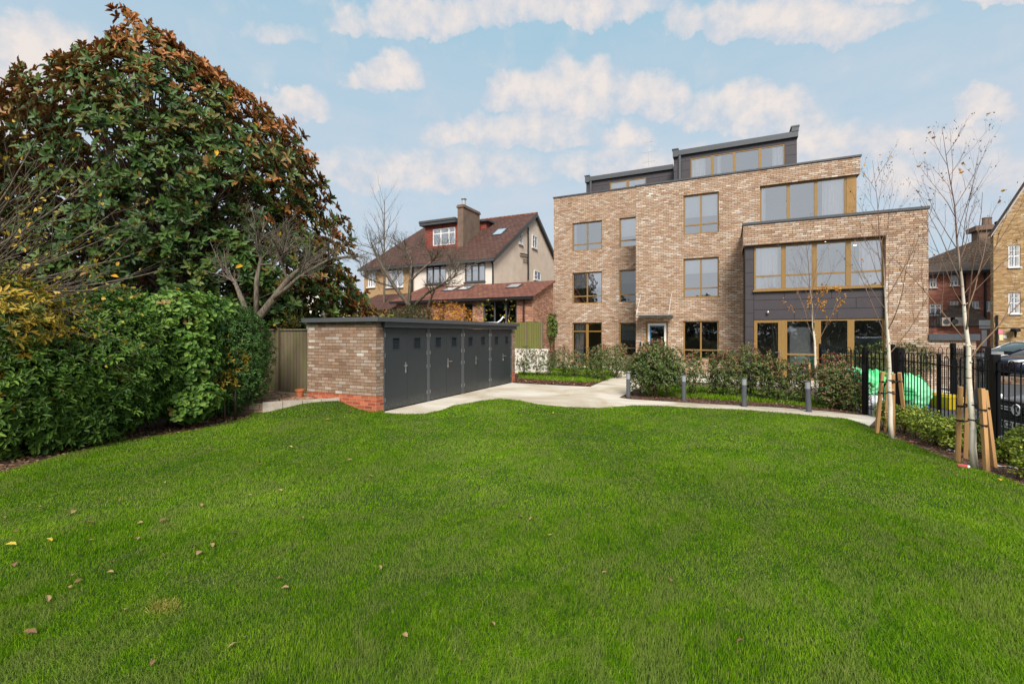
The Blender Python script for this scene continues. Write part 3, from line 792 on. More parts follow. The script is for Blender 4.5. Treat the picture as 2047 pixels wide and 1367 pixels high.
def chips(name, poly, n, size, mat, seed, label, cat, z=.016, sel=None):
    r = np.random.default_rng(seed)
    px = [p[0] for p in poly]; py = [p[1] for p in poly]
    x = r.uniform(min(px), max(px), n * 4); y = r.uniform(min(py), max(py), n * 4)
    k = inside(poly, x, y); x, y = x[k][:n], y[k][:n]; n = len(x)
    P = np.stack([x, y, z + r.uniform(0, .02, n)], 1)
    V, F = leaf_arrays(P, unit(r.normal(size=(n, 3)) * np.array([1, 1, .35])), unit(r.normal(size=(n, 3)) * .5 + np.array([0, 0, 1])), size * r.uniform(.5, 1.6, n), size * .5 * r.uniform(.5, 1.4, n), fold=.1, r=r)
    return tag(npmesh(name, V, F, mat, None, np.repeat(r.uniform(0, 1, n) ** 1.3, 2)), label, cat, kind='stuff')
chips('bark_mulch', [G(1240, 795), G(1260, 798), G(1400, 806.5), G(1560, 815), G(1650, 822), G(1735, 830), (2.74, 12.6), (2.3, 15.3), (-2.6, 16)], 7000, .045, 'mulch_chip', 21, 'red brown bark mulch round the bollards and shrubs', 'mulch')
chips('bark_mulch', [G(1028, 765), G(1130, 770.5), G(1180, 772.5), (-4.4, 20.2), (-5, 19.6), G(1180, 764), G(1036, 758)], 3500, .06, 'mulch_chip', 22, 'red brown bark mulch strip edging the left flower bed', 'mulch')
chips('leaf_litter', [G(1735, 856), G(1765, 870), G(1830, 893), G(1920, 930), G(2047, 978), (3.6, 6.2), (3.6, 9), (3.2, 11.6)], 2600, .03, 'dry_leaf', 23, 'dry leaf litter and woodchip under the young birch trees', 'leaf litter')
chips('leaf_litter', [G(-200, 1050), G(0, 952), G(120, 920), G(250, 888), G(380, 866), G(490, 842), G(528, 822), (-10.2, 7.0), (-9.6, 2)], 2600, .05, 'dry_leaf', 24, 'dead brown leaves gathered along the foot of the hedge', 'leaf litter')
chips('leaf_litter', [(-9.2, 6.8), (-8.4, 7.85), (-9.4, 7.9), (-11, 8.2), (-10.8, 6.9)], 160, .07, 'dry_leaf', 25, 'dead leaves scattered on the raised brick patio', 'leaf litter', z=.255)

x_, y_ = G(325, 1228)
r_ = np.random.default_rng(77); n_ = 260
P_ = np.stack([x_ + r_.normal(0, .07, n_), y_ + r_.normal(0, .035, n_), np.full(n_, .03)], 1)
V_, F_ = leaf_arrays(P_, unit(r_.normal(size=(n_, 3)) * np.array([.6, .6, .3]) + np.array([0, 0, .8])), unit(r_.normal(size=(n_, 3))), r_.uniform(.03, .055, n_), np.full(n_, .004), r=r_)
tag(npmesh('dry_grass_tuft', V_, F_, 'gold_leaf', None, np.repeat(r_.uniform(.4, 1, n_), 2)), 'small yellowed dry tuft of grass at the lower left of the lawn', 'grass tuft', kind='stuff')

# fallen leaves on the lawn, every one its own object
def fallen():
    def mk(mat, seed, L):
        r = random.Random(seed); mb = MB(); n = 7
        pts = []
        for i in range(n + 1):
            f = i / n; w = math.sin(math.pi * min(1, f * 1.02)) ** .8 * .27 * L
            c = math.sin(f * 3) * .10 * L
            pts.append(((f - .5) * L, w, c))
        for i in range(n):
            a, b = pts[i], pts[i + 1]; h = r.uniform(.25, .7)
            mb.quad((a[0], 0, a[2]), (b[0], 0, b[2]), (b[0], b[1], b[2] + b[1] * h), (a[0], a[1], a[2] + a[1] * h))
            mb.quad((a[0], -a[1], a[2] + a[1] * h * .6), (b[0], -b[1], b[2] + b[1] * h * .6), (b[0], 0, b[2]), (a[0], 0, a[2]))
        o = mb.build('fallen_leaf', mat)
        at_ = o.data.attributes.new('tint', 'FLOAT', 'FACE'); t = r.random(); at_.data.foreach_set('value', [t] * len(o.data.polygons))
        return o
    protos = [mk('dry_leaf', i, .13) for i in range(5)]; yel = [mk('fallen_yellow', 50 + i, .11) for i in range(2)]
    used = set()
    rr = random.Random(5)
    def put(p, px, py, s, lab):
        x, y = G(px, py)
        o = p if p.name not in used else p.copy()
        if o is p: used.add(p.name)
        else: COL.objects.link(o)
        o.location = (x, y, float(lawn_z(np.array([x]), np.array([y]))[0]) + .036)
        o.rotation_euler = (rr.uniform(-.35, .35), rr.uniform(-.35, .35), rr.uniform(0, 6.28)); o.scale = (s,) * 3
        return o
    browns = [(30, 1150), (95, 1220), (60, 1290), (220, 1165), (250, 1240), (180, 1060), (370, 1010), (240, 1010), (110, 960), (330, 975), (520, 940), (500, 1000), (380, 960), (560, 990), (740, 960), (56, 1003), (78, 1025), (80, 1027), (147, 1035), (197, 1037), (190, 1007), (10, 1046), (33, 1076), (181, 1101), (280, 1062), (327, 1056), (275, 1095), (325, 1127), (423, 1106),
              (402, 1022), (448, 1012), (142, 1173), (157, 1184), (137, 1197), (398, 1122), (305, 1347), (465, 1312), (468, 1079), (212, 928), (255, 940), (300, 950), (420, 905), (455, 960), (598, 1078), (602, 1047),
              (642, 988), (700, 930), (1040, 1045), (1062, 1050), (1100, 1085), (962, 965), (1120, 930), (555, 1175), (570, 1195), (760, 1150), (890, 1165), (1210, 1165), (640, 880), (610, 840), (655, 846), (700, 830), (560, 855), (540, 870), (350, 890), (1170, 960), (1480, 1310), (985, 1270), (1340, 1180), (810, 1290), (1430, 860), (1395, 900), (860, 890), (800, 905)]
    for i, (px, py) in enumerate(browns):
        if py < 850 and px < 760: s = .7
        else: s = rr.uniform(.28, .55)
        o = put(protos[i % 5], px, py, s, ''); tag(o, 'dry curled brown leaf fallen on the green lawn', 'leaf', 'brown leaves on the lawn')
    # some larger ones carry their own place
    big = [(22, 1107, 1.0, 'yellow leaf on the lawn close to the left edge'), (97, 1098, 1.0, 'pale torn yellow leaf right of the leftmost yellow leaf'),
           (581, 903, .9, 'small bright yellow leaf on the lawn below the brick patio'), (1463, 885, .8, 'bright yellow leaf on the lawn below the third bollard'),
           (1106, 832, .8, 'round yellow leaf on the grass at the middle of the path edge'), (1222, 820, .8, 'yellow leaf on the grass edge near the first bollard'),
           (1335, 1062, .5, 'tiny yellow leaf on the lawn right of centre'), (2000, 972, 1.1, 'long orange leaf on the grass beside the nearest birch')]
    for i, (px, py, s, lab) in enumerate(big):
        o = put(yel[i % 2], px, py, s, lab); o.scale = (s * .7,) * 3; tag(o, lab, 'leaf', 'yellow leaves on the lawn')
fallen()

# =================================================================== BUILDING HELPERS
def facade(mb, x0, x1, z0, z1, Y, holes, rev=.13, rev_skip=True):
    """brick face looking towards -Y with window openings and their reveals"""
    xs = sorted({x0, x1, *[h[0] for h in holes], *[h[1] for h in holes]}); zs = sorted({z0, z1, *[h[2] for h in holes], *[h[3] for h in holes]})
    xs = [x for x in xs if x0 <= x <= x1]; zs = [z for z in zs if z0 <= z <= z1]
    for i in range(len(xs) - 1):
        for j in range(len(zs) - 1):
            cx, cz = (xs[i] + xs[i + 1]) / 2, (zs[j] + zs[j + 1]) / 2
            if any(h[0] < cx < h[1] and h[2] < cz < h[3] for h in holes): continue
            mb.face([(xs[i], Y, zs[j]), (xs[i + 1], Y, zs[j]), (xs[i + 1], Y, zs[j + 1]), (xs[i], Y, zs[j + 1])])
    for (a, b, c, d) in holes:
        if rev_skip and d - c > 5: continue
        mb.face([(a, Y, c), (a, Y, d), (a, Y + rev, d), (a, Y + rev, c)])
        if b < x1 - .001: mb.face([(b, Y, c), (b, Y + rev, c), (b, Y + rev, d), (b, Y, d)])
        mb.face([(a, Y, d), (b, Y, d), (b, Y + rev, d), (a, Y + rev, d)]); mb.face([(a, Y, c), (a, Y + rev, c), (b, Y + rev, c), (b, Y, c)])
def window(parent, x0, x1, z0, z1, Y, mulls=(), trans=(), fm='bronze', gm='glass', blind=0, blindmat='blind', curt=(), sill=False, fw=.06, mw=.07, name='window', th=.07, handle=False):
    """frame at Y..Y+th; mulls as fractions of width, trans as fractions of height; all glass sits in the frame"""
    mb = MB()
    mb.box(x0, x1, Y, Y + th, z0, z0 + fw); mb.box(x0, x1, Y, Y + th, z1 - fw, z1)
    mb.box(x0, x0 + fw, Y, Y + th, z0 + fw, z1 - fw); mb.box(x1 - fw, x1, Y, Y + th, z0 + fw, z1 - fw)
    mx = [x0 + (x1 - x0) * f for f in mulls]
    edges = [x0 + fw - mw / 2] + mx + [x1 - fw + mw / 2]
    for x in mx: mb.box(x - mw / 2, x + mw / 2, Y - .006, Y + th, z0 + fw, z1 - fw)
    for f in trans:
        z = z0 + (z1 - z0) * f
        for i in range(len(edges) - 1): mb.box(edges[i] + mw / 2, edges[i + 1] - mw / 2, Y + .004, Y + th, z - .03, z + .03)
    w = mb.build(name, fm, parent, bevel=0)
    g = MB(); g.face([(x0 + fw, Y + .035, z0 + fw), (x1 - fw, Y + .035, z0 + fw), (x1 - fw, Y + .035, z1 - fw), (x0 + fw, Y + .035, z1 - fw)])
    g.build('pane', gm, w)
    if blind:
        b = MB(); b.box(x0 + fw + .01, x1 - fw - .01, Y + .09, Y + .10, z1 - (z1 - z0) * blind, z1 - .02); b.build('blind', blindmat, w)
    for (f0, f1) in curt:
        c = MB(); a, b_ = x0 + (x1 - x0) * f0, x0 + (x1 - x0) * f1; n = max(8, int((b_ - a) / .035))
        pts = [(a + (b_ - a) * i / n, Y + .11 + .022 * math.sin(i * 1.9) + .01 * math.sin(i * .7)) for i in range(n + 1)]
        for p, q in zip(pts, pts[1:]): c.face([(p[0], p[1], z0 + .02), (q[0], q[1], z0 + .02), (q[0], q[1], z1 - .02), (p[0], p[1], z1 - .02)])
        c.build('curtain', 'curtain', w, smooth=True)
    if sill:
        s = MB(); s.box(x0 - .04, x1 + .04, Y - .14, Y + .02, z0 - .06, z0 - .003); s.build('sill', fm if sill is True else sill, w)
    return w
def rooms(mb, x0, x1, Y, dep, levels, walls=()):
    """plastered interior behind the glazing: floors, back wall, side walls"""
    for z in levels: mb.box(x0, x1, Y, Y + dep, z - .15, z)
    mb.face([(x0, Y + dep, levels[0]), (x1, Y + dep, levels[0]), (x1, Y + dep, levels[-1]), (x0, Y + dep, levels[-1])])
    for x in (x0, x1, *walls): mb.face([(x, Y, levels[0]), (x, Y + dep, levels[0]), (x, Y + dep, levels[-1]), (x, Y, levels[-1])])

# =================================================================== APARTMENT BUILDING
YL, YM, YR = 24.3, 21.9, 19.6
def apartments():
    X = lambda px, Y: onY(px, Y)[0]
    xl0, xl1 = X(1107, YL), X(1305, YL)
    xm0, xm1 = X(1271, YM), X(1720, YM)
    xr0, xr1 = X(1486, YR), X(1856, YR)
    zl, zm, zr = 9.45, 8.72, 5.95
    A = thing('apartment_building', 'stepped modern apartment block of pale tan brick with bronze windows and dark clad top floor', 'building', (xl0, YL, 0))
    # --- left wing
    mb = MB(); holes = []
    a, b = X(1144, YL), X(1203.5, YL); c, d = X(1238, YL), X(1286, YL)
    levL = [(6.36, 7.93), (3.45, 5.17)]
    for z0, z1 in levL: holes += [(a, b, z0, z1), (c, d, z0, z1)]
    holes += [(a, b, .06, 2.40), (c, d, .62, 2.38)]
    facade(mb, xl0, xl1, -.05, zl, YL, holes)
    mb.face([(xl0, YL, -.05), (xl0, YL, zl), (xl0, 34, zl), (xl0, 34, -.05)])
    mb.face([(xl1 - 0.02, YL, zm - .5), (xl1 - .02, 34, zm - .5), (xl1 - .02, 34, zl), (xl1 - .02, YL, zl)])
    mb.face([(xl0, 34, -.05), (xl0, 34, zl), (xl1, 34, zl), (xl1, 34, -.05)])
    mb.build('brick_wall', 'tan_brick', A)
    yy = YL + .08
    window(A, a, b, *levL[0], yy, (.5,), (.24,), blind=0, curt=((.04, .12),))
    window(A, a, b, *levL[1], yy, (.5,), (.24,), blind=.5)
    window(A, c, d, *levL[0], yy, (), (.24,), blind=.62)
    window(A, c, d, *levL[1], yy, (), (.24,), gm='dark_glass', blind=.42, blindmat='grey_blind')
    window(A, c, d, .62, 2.38, yy, (), (.24,), gm='dark_glass', blind=.52, blindmat='grey_blind')
    w = window(A, a, b, .06, 2.40, yy, (.5,), (.80,), gm='dark_glass', curt=((.07, .36),), name='french_door', mw=.14)
    h = MB(); m_ = (a + b) / 2
    for s in (-1, 1): h.box(m_ + s * .03, m_ + s * .16, yy - .06, yy - .035, 1.02, 1.045)
    h.build('handle', 'steel', w)
    # --- main wing
    mb = MB(); holes = []
    a, b = X(1366, YM), X(1437, YM)
    lev = [(6.25, 8.03), (3.41, 5.17), (.66, 2.37)]
    for z0, z1 in lev: holes.append((a, b, z0, z1))
    da, db = X(1291, YM), X(1335, YM)
    holes.append((da, db, 0.0, 2.36))
    ta, tb = X(1519, YM), xm1
    zt3 = zY(1600, 362, YM)
    holes.append((ta, tb, 5.6, zt3))
    holes.append((xr0 + .35, xm1, -.05, 5.4))       # the main front wall stops where the right wing begins
    facade(mb, xm0, xm1, -.05, zm, YM, holes)
    mb.face([(xm0, YM, -.05), (xm0, YM, zm), (xm0, YL, zm), (xm0, YL, -.05)])
    mb.face([(xm1, YM, zt3), (xm1, 34, zt3), (xm1, 34, zm), (xm1, YM, zm)])
    mb.box(xm0 + .02, xm1 - .003, YM + .13, YM + .30, zt3 + .003, zt3 + .1)
    mb.face([(xm0, 34, -.05), (xm0, 34, zm), (xm1, 34, zm), (xm1, 34, -.05)])
    mb.face([(xm1 - .1, YM + 3, -.05), (xm1 - .1, 34, -.05), (xm1 - .1, 34, zt3), (xm1 - .1, YM + 3, zt3)])
    mb.build('brick_wall', 'tan_brick', A)
    yy = YM + .08
    window(A, a, b, *lev[0], yy, (.5,), (.24,), blind=.56)
    window(A, a, b, *lev[1], yy, (.5,), (.24,), blind=.38)
    window(A, a, b, *lev[2], yy, (.5,), (.24,), gm='dark_glass')
    # corner glazing of the second floor with its bronze end panel
    tp = X(1692, YM + .1)
    window(A, ta + .01, tp, 5.55, zt3 - .01, yy + .06, (.345, .665), (.375,), curt=((.01, .07), (.74, .99)), mw=.12)
    e = MB(); e.box(tp + .002, X(1712.5, YM + .1), yy + .04, yy + 3.2, 5.55, zt3 - .005); e.build('corner_panel', 'bronze_panel', A)
    # entrance door: bronze frame, white uPVC with blue film still on, dark glass
    w = window(A, da, db, 0.0, 2.36, yy, (), (), fm='bronze', gm='dark_glass', fw=.075, name='entrance_door')
    f = MB()
    f.box(da + .08, db - .08, yy - .02, yy + .03, 2.18, 2.28); f.box(da + .08, da + .17, yy - .02, yy + .03, .1, 2.18); f.box(db - .17, db - .08, yy - .02, yy + .03, .1, 2.18)
    fo = f.build('door_frame', 'white_paint', w)
    f = MB(); f.box(da + .18, db - .18, yy - .026, yy + .02, 2.12, 2.175); f.box(da + .175, da + .215, yy - .026, yy + .02, .1, 2.11); f.build('film_strip', 'blue_film', w)
    # glass canopy on rods
    zc = 2.62; ca, cb = X(1277, YM), X(1346, YM)
    c_ = MB(); c_.box(ca, cb, YM - 1.0, YM - .01, zc, zc + .02); c_.build('canopy', 'frosted', A)
    c_ = MB(); c_.box(ca, cb, YM - .09, YM - .004, zc - .07, zc - .003); c_.build('canopy_rail', 'steel', A)
    for x in (ca + .08, cb - .08):
        c_ = MB(); c_.tube([(x, YM - .01, zc + 1.0), (x - .02, YM - .93, zc + .03)], .008, 6); c_.build('canopy_rod', 'white_paint', A)
    k = MB(); k.box(X(1279, YM), X(1281.5, YM), YM - .04, YM - .001, 1.12, 1.42); k.build('entry_panel', 'black_plastic', A)
    # --- right wing: brick portal over a recessed dark bay
    xb1 = X(1771, YR); zb = zY(1600, 483, YR)
    mb = MB()
    mb.face([(xr0, YR, zb), (xb1, YR, zb), (xb1, YR, zr), (xr0, YR, zr)]); mb.face([(xb1, YR, -.05), (xr1, YR, -.05), (xr1, YR, zr), (xb1, YR, zr)])
    mb.face([(xr0, YR, zb), (xr0, YR + .45, zb), (xb1, YR + .45, zb), (xb1, YR, zb)]); mb.face([(xb1, YR, -.05), (xb1, YR, zb), (xb1, YR + .45, zb), (xb1, YR + .45, -.05)])
    mb.face([(xr1, YR, -.05), (xr1, 34, -.05), (xr1, 34, zr), (xr1, YR, zr)]); mb.face([(xr0, YR, zb), (xr0, YR, zr), (xr0, YM, zr), (xr0, YM, zb)])
    mb.face([(xm1, 34, -.05), (xm1, 34, zr), (xr1, 34, zr), (xr1, 34, -.05)])
    mb.build('brick_wall', 'tan_brick', A)
    yc = YR + .16
    g0, g1 = X(1507.5, yc), X(1768, yc)
    z1a, z1b = zY(1600, 577.5, yc), zY(1600, 487, yc); zg = zY(1600, 638.5, yc)
    mb = MB()
    xs0 = X(1489.5, yc)
    # cladding sheets with open joints
    def sheet(a, b, c, d): mb.box(a + .006, b - .006, yc, yc + .03, c + .006, d - .006)
    nst = 10
    for i in range(nst): sheet(xs0, g0 - .01, i * (zb / nst), (i + 1) * (zb / nst))
    hb = (z1a - .02 - zg) / 3
    for i in range(3):
        js = [g0 - .01] + [g0 + (g1 - g0) * f for f in ((.33, .66), (.45, .8), (.25, .62))[i]] + [xb1 - .012]
        for p, q in zip(js, js[1:]): sheet(p, q, zg + .01 + i * hb, zg + .01 + (i + 1) * hb)
    mb.build('cladding', 'cladding', A)
    mb = MB(); mb.box(xs0, g0 - .012, yc + .031, yc + .06, 0, zb - .003); mb.box(g0 - .011, xb1 - .003, yc + .031, yc + .06, zg + .012, z1a - .02)
    mb.face([(xs0, yc, 0), (xs0, yc, zb), (xs0, YM, zb), (xs0, YM, 0)])
    mb.build('cladding_backing', 'black_plastic', A)
    w = window(A, g0, g1, z1a, z1b, yc + .03, (.245, .49, .745), (.32,), curt=((.01, .2), (.83, .985)), sill=True, mw=.15)
    # ground floor: glazed door and three lights with a mid rail
    gd = X(1568, yc)
    w = window(A, g0, gd - .09, .10, zg, yc + .03, (), (), gm='dark_glass', fw=.11, name='patio_door')
    h = MB(); hx = gd - .09 - .06; h.box(hx - .02, hx + .02, yc + .0, yc + .027, .95, 1.2); h.box(hx - .15, hx + .02, yc - .03, yc - .008, 1.09, 1.115); h.build('handle', 'steel', w)
    f = MB(); f.box(gd - .088, gd + .03, yc + .03, yc + .10, .10, zg); f.build('door_post', 'bronze', A)
    window(A, gd + .032, g1, .10, zg, yc + .03, (.345, .68), (.42,), gm='patio_glass', mw=.2)
    mb = MB(); mb.box(g0 - .003, g1, yc - .05, yc + .12, -.02, .097); mb.build('threshold', 'stone', A)
    # camera-like wall light on the cladding
    mb = MB(); mb.lathe([(.0, -.06), (.05, -.05), (.05, .02), (.02, .05)], (X(1535, yc), yc - .07, zY(1535, 624, yc)), 10); mb.build('wall_light', 'steel', A, smooth=True)
    # --- rooms behind the glass
    mb = MB()
    rooms(mb, xl0 + .12, xl1 - .1, YL + .28, 4, (.03, 2.75, 5.6, 8.5), (X(1222, YL),))
    rooms(mb, xm0 + .12, X(1500, YM), YM + .28, 4.5, (.03, 2.75, 5.6, 8.4), (X(1350, YM),))
    rooms(mb, X(1500, YM) + .02, xm1 - .25, YM + .32, 5, (5.45, 8.4))
    rooms(mb, xs0 + .1, xb1 + .4, yc + .3, 4.5, (.03, 2.65, 5.5))
    mb.build('interior', 'room_paint', A)
    # white inner door seen through the patio glazing
    mb = MB(); ix = X(1610, yc + 1.6); mb.box(X(1579, yc + .4), X(1620, yc + .4), yc + .4, yc + .44, .03, 2.05); dr = mb.build('inner_door', 'white_paint', A)
    mb = MB(); q = X(1614, yc + .38); mb.box(q - .09, q + .03, yc + .36, yc + .385, .98, 1.01); mb.build('handle', 'black_plastic', dr)
    for (px, py, dy) in ((1555, 499, 1.4), (1553, 513, 2.8), (1592, 512, 2.6), (1650, 492, 1.2), (1709, 511, 2.6), (1730, 501, 1.8), (1752, 484, .7)):
        x = X(px, yc + dy); mb = MB(); mb.lathe([(.045, 0), (.045, .012)], (x, yc + dy, 5.33), 10); mb.build('downlight', 'downlight', A)
    # --- roofs and copings
    mb = MB()
    mb.box(xl0 + .1, xl1 - .03, YL + .2, 33.9, zl - .45, zl - .35); mb.box(xm0 + .1, xm1 - .1, YM + .2, 33.9, zm - .35, zm - .30)
    mb.box(xr0 + .1, xr1 - .1, YR + .2, 33.8, zr - .4, zr - .3)
    mb.build('flat_roof', 'coping', A)
    mb = MB(); ch = .07
    mb.box(xl0 - .04, xm0 - .03, YL - .04, YL + .3, zl, zl + ch); mb.box(xl0 - .04, xl0 + .3, YL + .302, 34, zl, zl + ch)
    mb.box(xm0 - .04, xm1 + .04, YM - .04, YM + .3, zm, zm + ch); mb.box(xm1 - .3, xm1 + .04, YM + .302, 34, zm, zm + ch); mb.box(xm0 - .04, xm0 + .3, YM + .302, YL + .2, zm, zm + ch)
    mb.box(xr0 - .04, xr1 + .04, YR - .04, YR + .3, zr, zr + ch + .02); mb.box(xr1 - .3, xr1 + .04, YR + .302, 34, zr, zr + ch); mb.box(xr0 - .04, xr0 + .26, YR + .302, YM - .01, zr, zr + ch)
    mb.build('coping', 'coping', A)
    # --- set back top floor
    YA, YB = 27.0, 25.1
    for (px0, px1, Y, wpx, mull, cur) in ((1172, 1346, YA, (1219, 1291.5), (.5,), ()), (1347, 1593, YB, (1380.5, 1568.5), (.245, .485, .755), ((.0, .17), (.30, .34), (.88, .985)))):
        a, b = X(px0, Y), X(px1, Y); wa, wb = X(wpx[0], Y), X(wpx[1], Y); zt_ = 11.02
        mb = MB(); zw = 10.82
        facade(mb, a, b, 8.0, zt_, Y, [(wa, wb, 8.9, zw)], rev=.08)
        mb.face([(a, Y, 8), (a, Y, zt_), (a, 33, zt_), (a, 33, 8)]); mb.face([(b, Y, 8), (b, 33, 8), (b, 33, zt_), (b, Y, zt_)]); mb.face([(a, 33, 8), (a, 33, zt_), (b, 33, zt_), (b, 33, 8)])
        u = mb.build('upper_storey', 'cladding', A)
        mb = MB(); z = 8.4
        rr = random.Random(int(px0))
        while z < zt_ - .2:
            mb.box(a - .003, wa - .06, Y - .006, Y - .001, z, z + .014); mb.box(wb + .06, b + .003, Y - .006, Y - .001, z, z + .014)
            x = a + rr.uniform(.3, .8)
            mb.box(x, x + .014, Y - .006, Y - .001, z + .014, z + .45)
            x = b - rr.uniform(.3, 1.2)
            if x > wb + .1: mb.box(x, x + .014, Y - .006, Y - .001, z + .014, z + .45)
            z += .46
        mb.build('panel_joint', 'black_plastic', u)
        window(A, wa, wb, 8.9, zw, Y + .02, mull, (), curt=cur, mw=.14, blind=.42 if not cur else 0)
        mb = MB(); rooms(mb, a + .1, b - .1, Y + .3, 4, (8.55, zt_ - .05)); mb.build('interior', 'room_paint', A)
        mb = MB(); mb.box(a + .22, b + .04 if px0 == 1347 else b - .003, Y - .14, Y + .5, zt_ + .003, zt_ + .26); mb.box(a - .04, a + .215, Y - .15, 33, zt_ - .05, zt_ + .32); mb.box(a - .08, a + .24, Y - .18, 33.1, zt_ + .323, zt_ + .36)
        mb.box(a + .23, b - .05, Y + .503, 33, zt_ + .05, zt_ + .2)
        if px0 == 1347: mb.box(b - .22, b + .06, Y - .16, 33, zt_ + .263, zt_ + .46); mb.box(b - .26, b + .09, Y - .18, 33.1, zt_ + .463, zt_ + .52)
        mb.build('roof_edge', 'roof_edge', A)
        mb = MB(); mb.box(a + .25, a + .36, Y - .12, Y - .01, 8.5, zt_ + .0); mb.build('downpipe', 'roof_edge', A)
    # antenna
    ax, ay = X(1297, 29), 29
    an = thing('roof_antenna', 'thin television aerial mast on the roof of the apartment block', 'aerial', (ax, ay, 11.2))
    mb = MB(); mb.tube([(ax, ay, 11.2), (ax, ay, zY(1297, 292, 29))], .018, 5)
    for z, L in ((12.4, .35), (13.0, .45), (13.6, .25)):
        mb.tube([(ax - L, ay, z), (ax + L, ay, z)], .012, 4)
        for k in (-1, -.5, .5, 1): mb.tube([(ax + k * L, ay, z - .12), (ax + k * L, ay, z + .12)], .009, 4)
    mb.build('mast', 'steel', an)
    # low annexe wall to the right
    x1 = X(1952, YR)
    W = thing('garden_wall', 'low orange brick wall with flat grey coping joining the right end of the apartment block', 'wall', (xr1, YR, 0))
    mb = MB(); mb.box(xr1 + .002, x1, YR + .02, YR + 6, -.05, 1.58); mb.build('brickwork', 'tan_brick', W)
    mb = MB(); mb.box(xr1 + .002, x1 + .07, YR - .06, YR + 6.06, 1.583, 1.79); mb.build('coping', 'coping', W)
apartments()

# =================================================================== METAL DOOR STORE
def store():
    XD, Y0, Y1 = -7.19, 7.97, 15.02
    xl = -9.38
    S = thing('bin_store', 'long low brick store with flat grey roof and a row of grey louvred double doors', 'store', (XD, Y0, 0))
    mb = MB()
    mb.box(xl, XD, Y0, Y0 + .24, .375, 2.07); mb.box(xl, xl + .2, Y0 + .242, Y1 + .3, .375, 2.06); mb.box(xl + .203, XD - .08, Y1 + .1, Y1 + .3, .375, 1.95); mb.box(XD - .078, XD + .02, Y1 + .075, Y1 + .3, .375, 1.90)
    mb.build('brick_wall', 'store_brick', S)
    mb = MB(); mb.box(xl, XD, Y0 + .001, Y0 + .24, -.1, .373); mb.box(xl, xl + .2, Y0 + .242, Y1 + .3, -.1, .373); mb.box(XD - .3, XD + .02, Y1 + .075, Y1 + .3, -.1, .373)
    mb.build('plinth', 'red_plinth_brick', S)
    mb = MB(); mb.box(xl - .06, XD + .16, Y0 - .13, Y1 + .42, 2.075, 2.175); o = mb.build('roof', 'roof_edge', S, bevel=.008)
    mb = MB(); mb.box(XD - .02, XD + .10, Y0 + .17, Y1 + .28, 1.945, 2.072); mb.build('fascia', 'fascia_grey', S, bevel=.004)
    mb = MB(); mb.box(XD - .09, XD - .05, Y0 + .245, Y1 + .07, 0, 1.94); mb.build('back_panel', 'black_plastic', S)
    px = [769.5, 813.8, 853.3, 858.7, 892.8, 922.3, 927.2, 953.2, 977.7, 980.9, 1003.8, 1021.2]
    ys = [onX(p, XD)[0] for p in px]
    ys[0] = Y0 + .27
    mb = MB()
    for a, b in ((ys[2], ys[3]), (ys[5], ys[6]), (ys[8], ys[9]), (ys[11], Y1 + .07), (Y0 + .238, ys[0])):
        if b - a > .004: mb.box(XD - .045, XD + .012, a + .004, b - .004, 0.0, 1.94)
    mb.build('door_frame', 'roof_edge', S)
    for pi in range(4):
        a, m, b = ys[pi * 3], ys[pi * 3 + 1], ys[pi * 3 + 2]
        hl = (0, 1, 0, 1)[pi]
        for li, (p, q) in enumerate(((a, m), (m, b))):
            z0, z1 = .03, 1.93
            cx = (p + q) / 2; v0, v1, vz0, vz1 = cx - .13, cx + .13, 1.43, 1.69
            mb = MB()
            mb.box(XD - .045, XD, p + .004, v0, z0, z1); mb.box(XD - .045, XD, v1, q - .004, z0, z1)
            mb.box(XD - .045, XD, v0, v1, z0, vz0); mb.box(XD - .045, XD, v0, v1, vz1, z1)
            dr = mb.build('door', 'door_grey', S)
            mb = MB(); n = 7
            for k in range(n):
                z = vz0 + (vz1 - vz0) * k / n
                mb.face([(XD - .004, v0, z + .005), (XD - .004, v1, z + .005), (XD - .035, v1, z + .035), (XD - .035, v0, z + .035)])
            mb.box(XD + .001, XD + .008, v0 - .02, v0, vz0 - .02, vz1 + .02); mb.box(XD + .001, XD + .008, v1, v1 + .02, vz0 - .02, vz1 + .02)
            mb.box(XD + .001, XD + .008, v0, v1, vz0 - .02, vz0); mb.box(XD + .001, XD + .008, v0, v1, vz1, vz1 + .02)
            mb.build('louvre', 'door_grey', dr)
            mb = MB(); hy = p + .012 if li == 0 else q - .012
            for z in (.22, 1.25, 1.72, .9): mb.tube([(XD + .010, hy, z), (XD + .010, hy, z + .09)], .009, 6)
            mb.build('hinge', 'steel', dr)
            if li == hl:
                hy = m - .06 if li == 0 else m + .06; s = -1 if li == 0 else 1
                mb = MB(); mb.box(XD + .001, XD + .010, hy - .02, hy + .02, .84, 1.10); mb.tube([(XD + .01, hy, 1.02), (XD + .055, hy, 1.02), (XD + .06, hy + s * .13, 1.02)], .010, 6); mb.tube([(XD + .009, hy, .89), (XD + .02, hy, .89)], .014, 8)
                mb.build('handle', 'steel', dr)
    # white down spout box at the back corner
    mb = MB(); mb.box(xl - .06, xl - .003, Y0 + .02, Y0 + .10, 1.93, 2.0); mb.build('gutter_end', 'white_paint', S)
store()
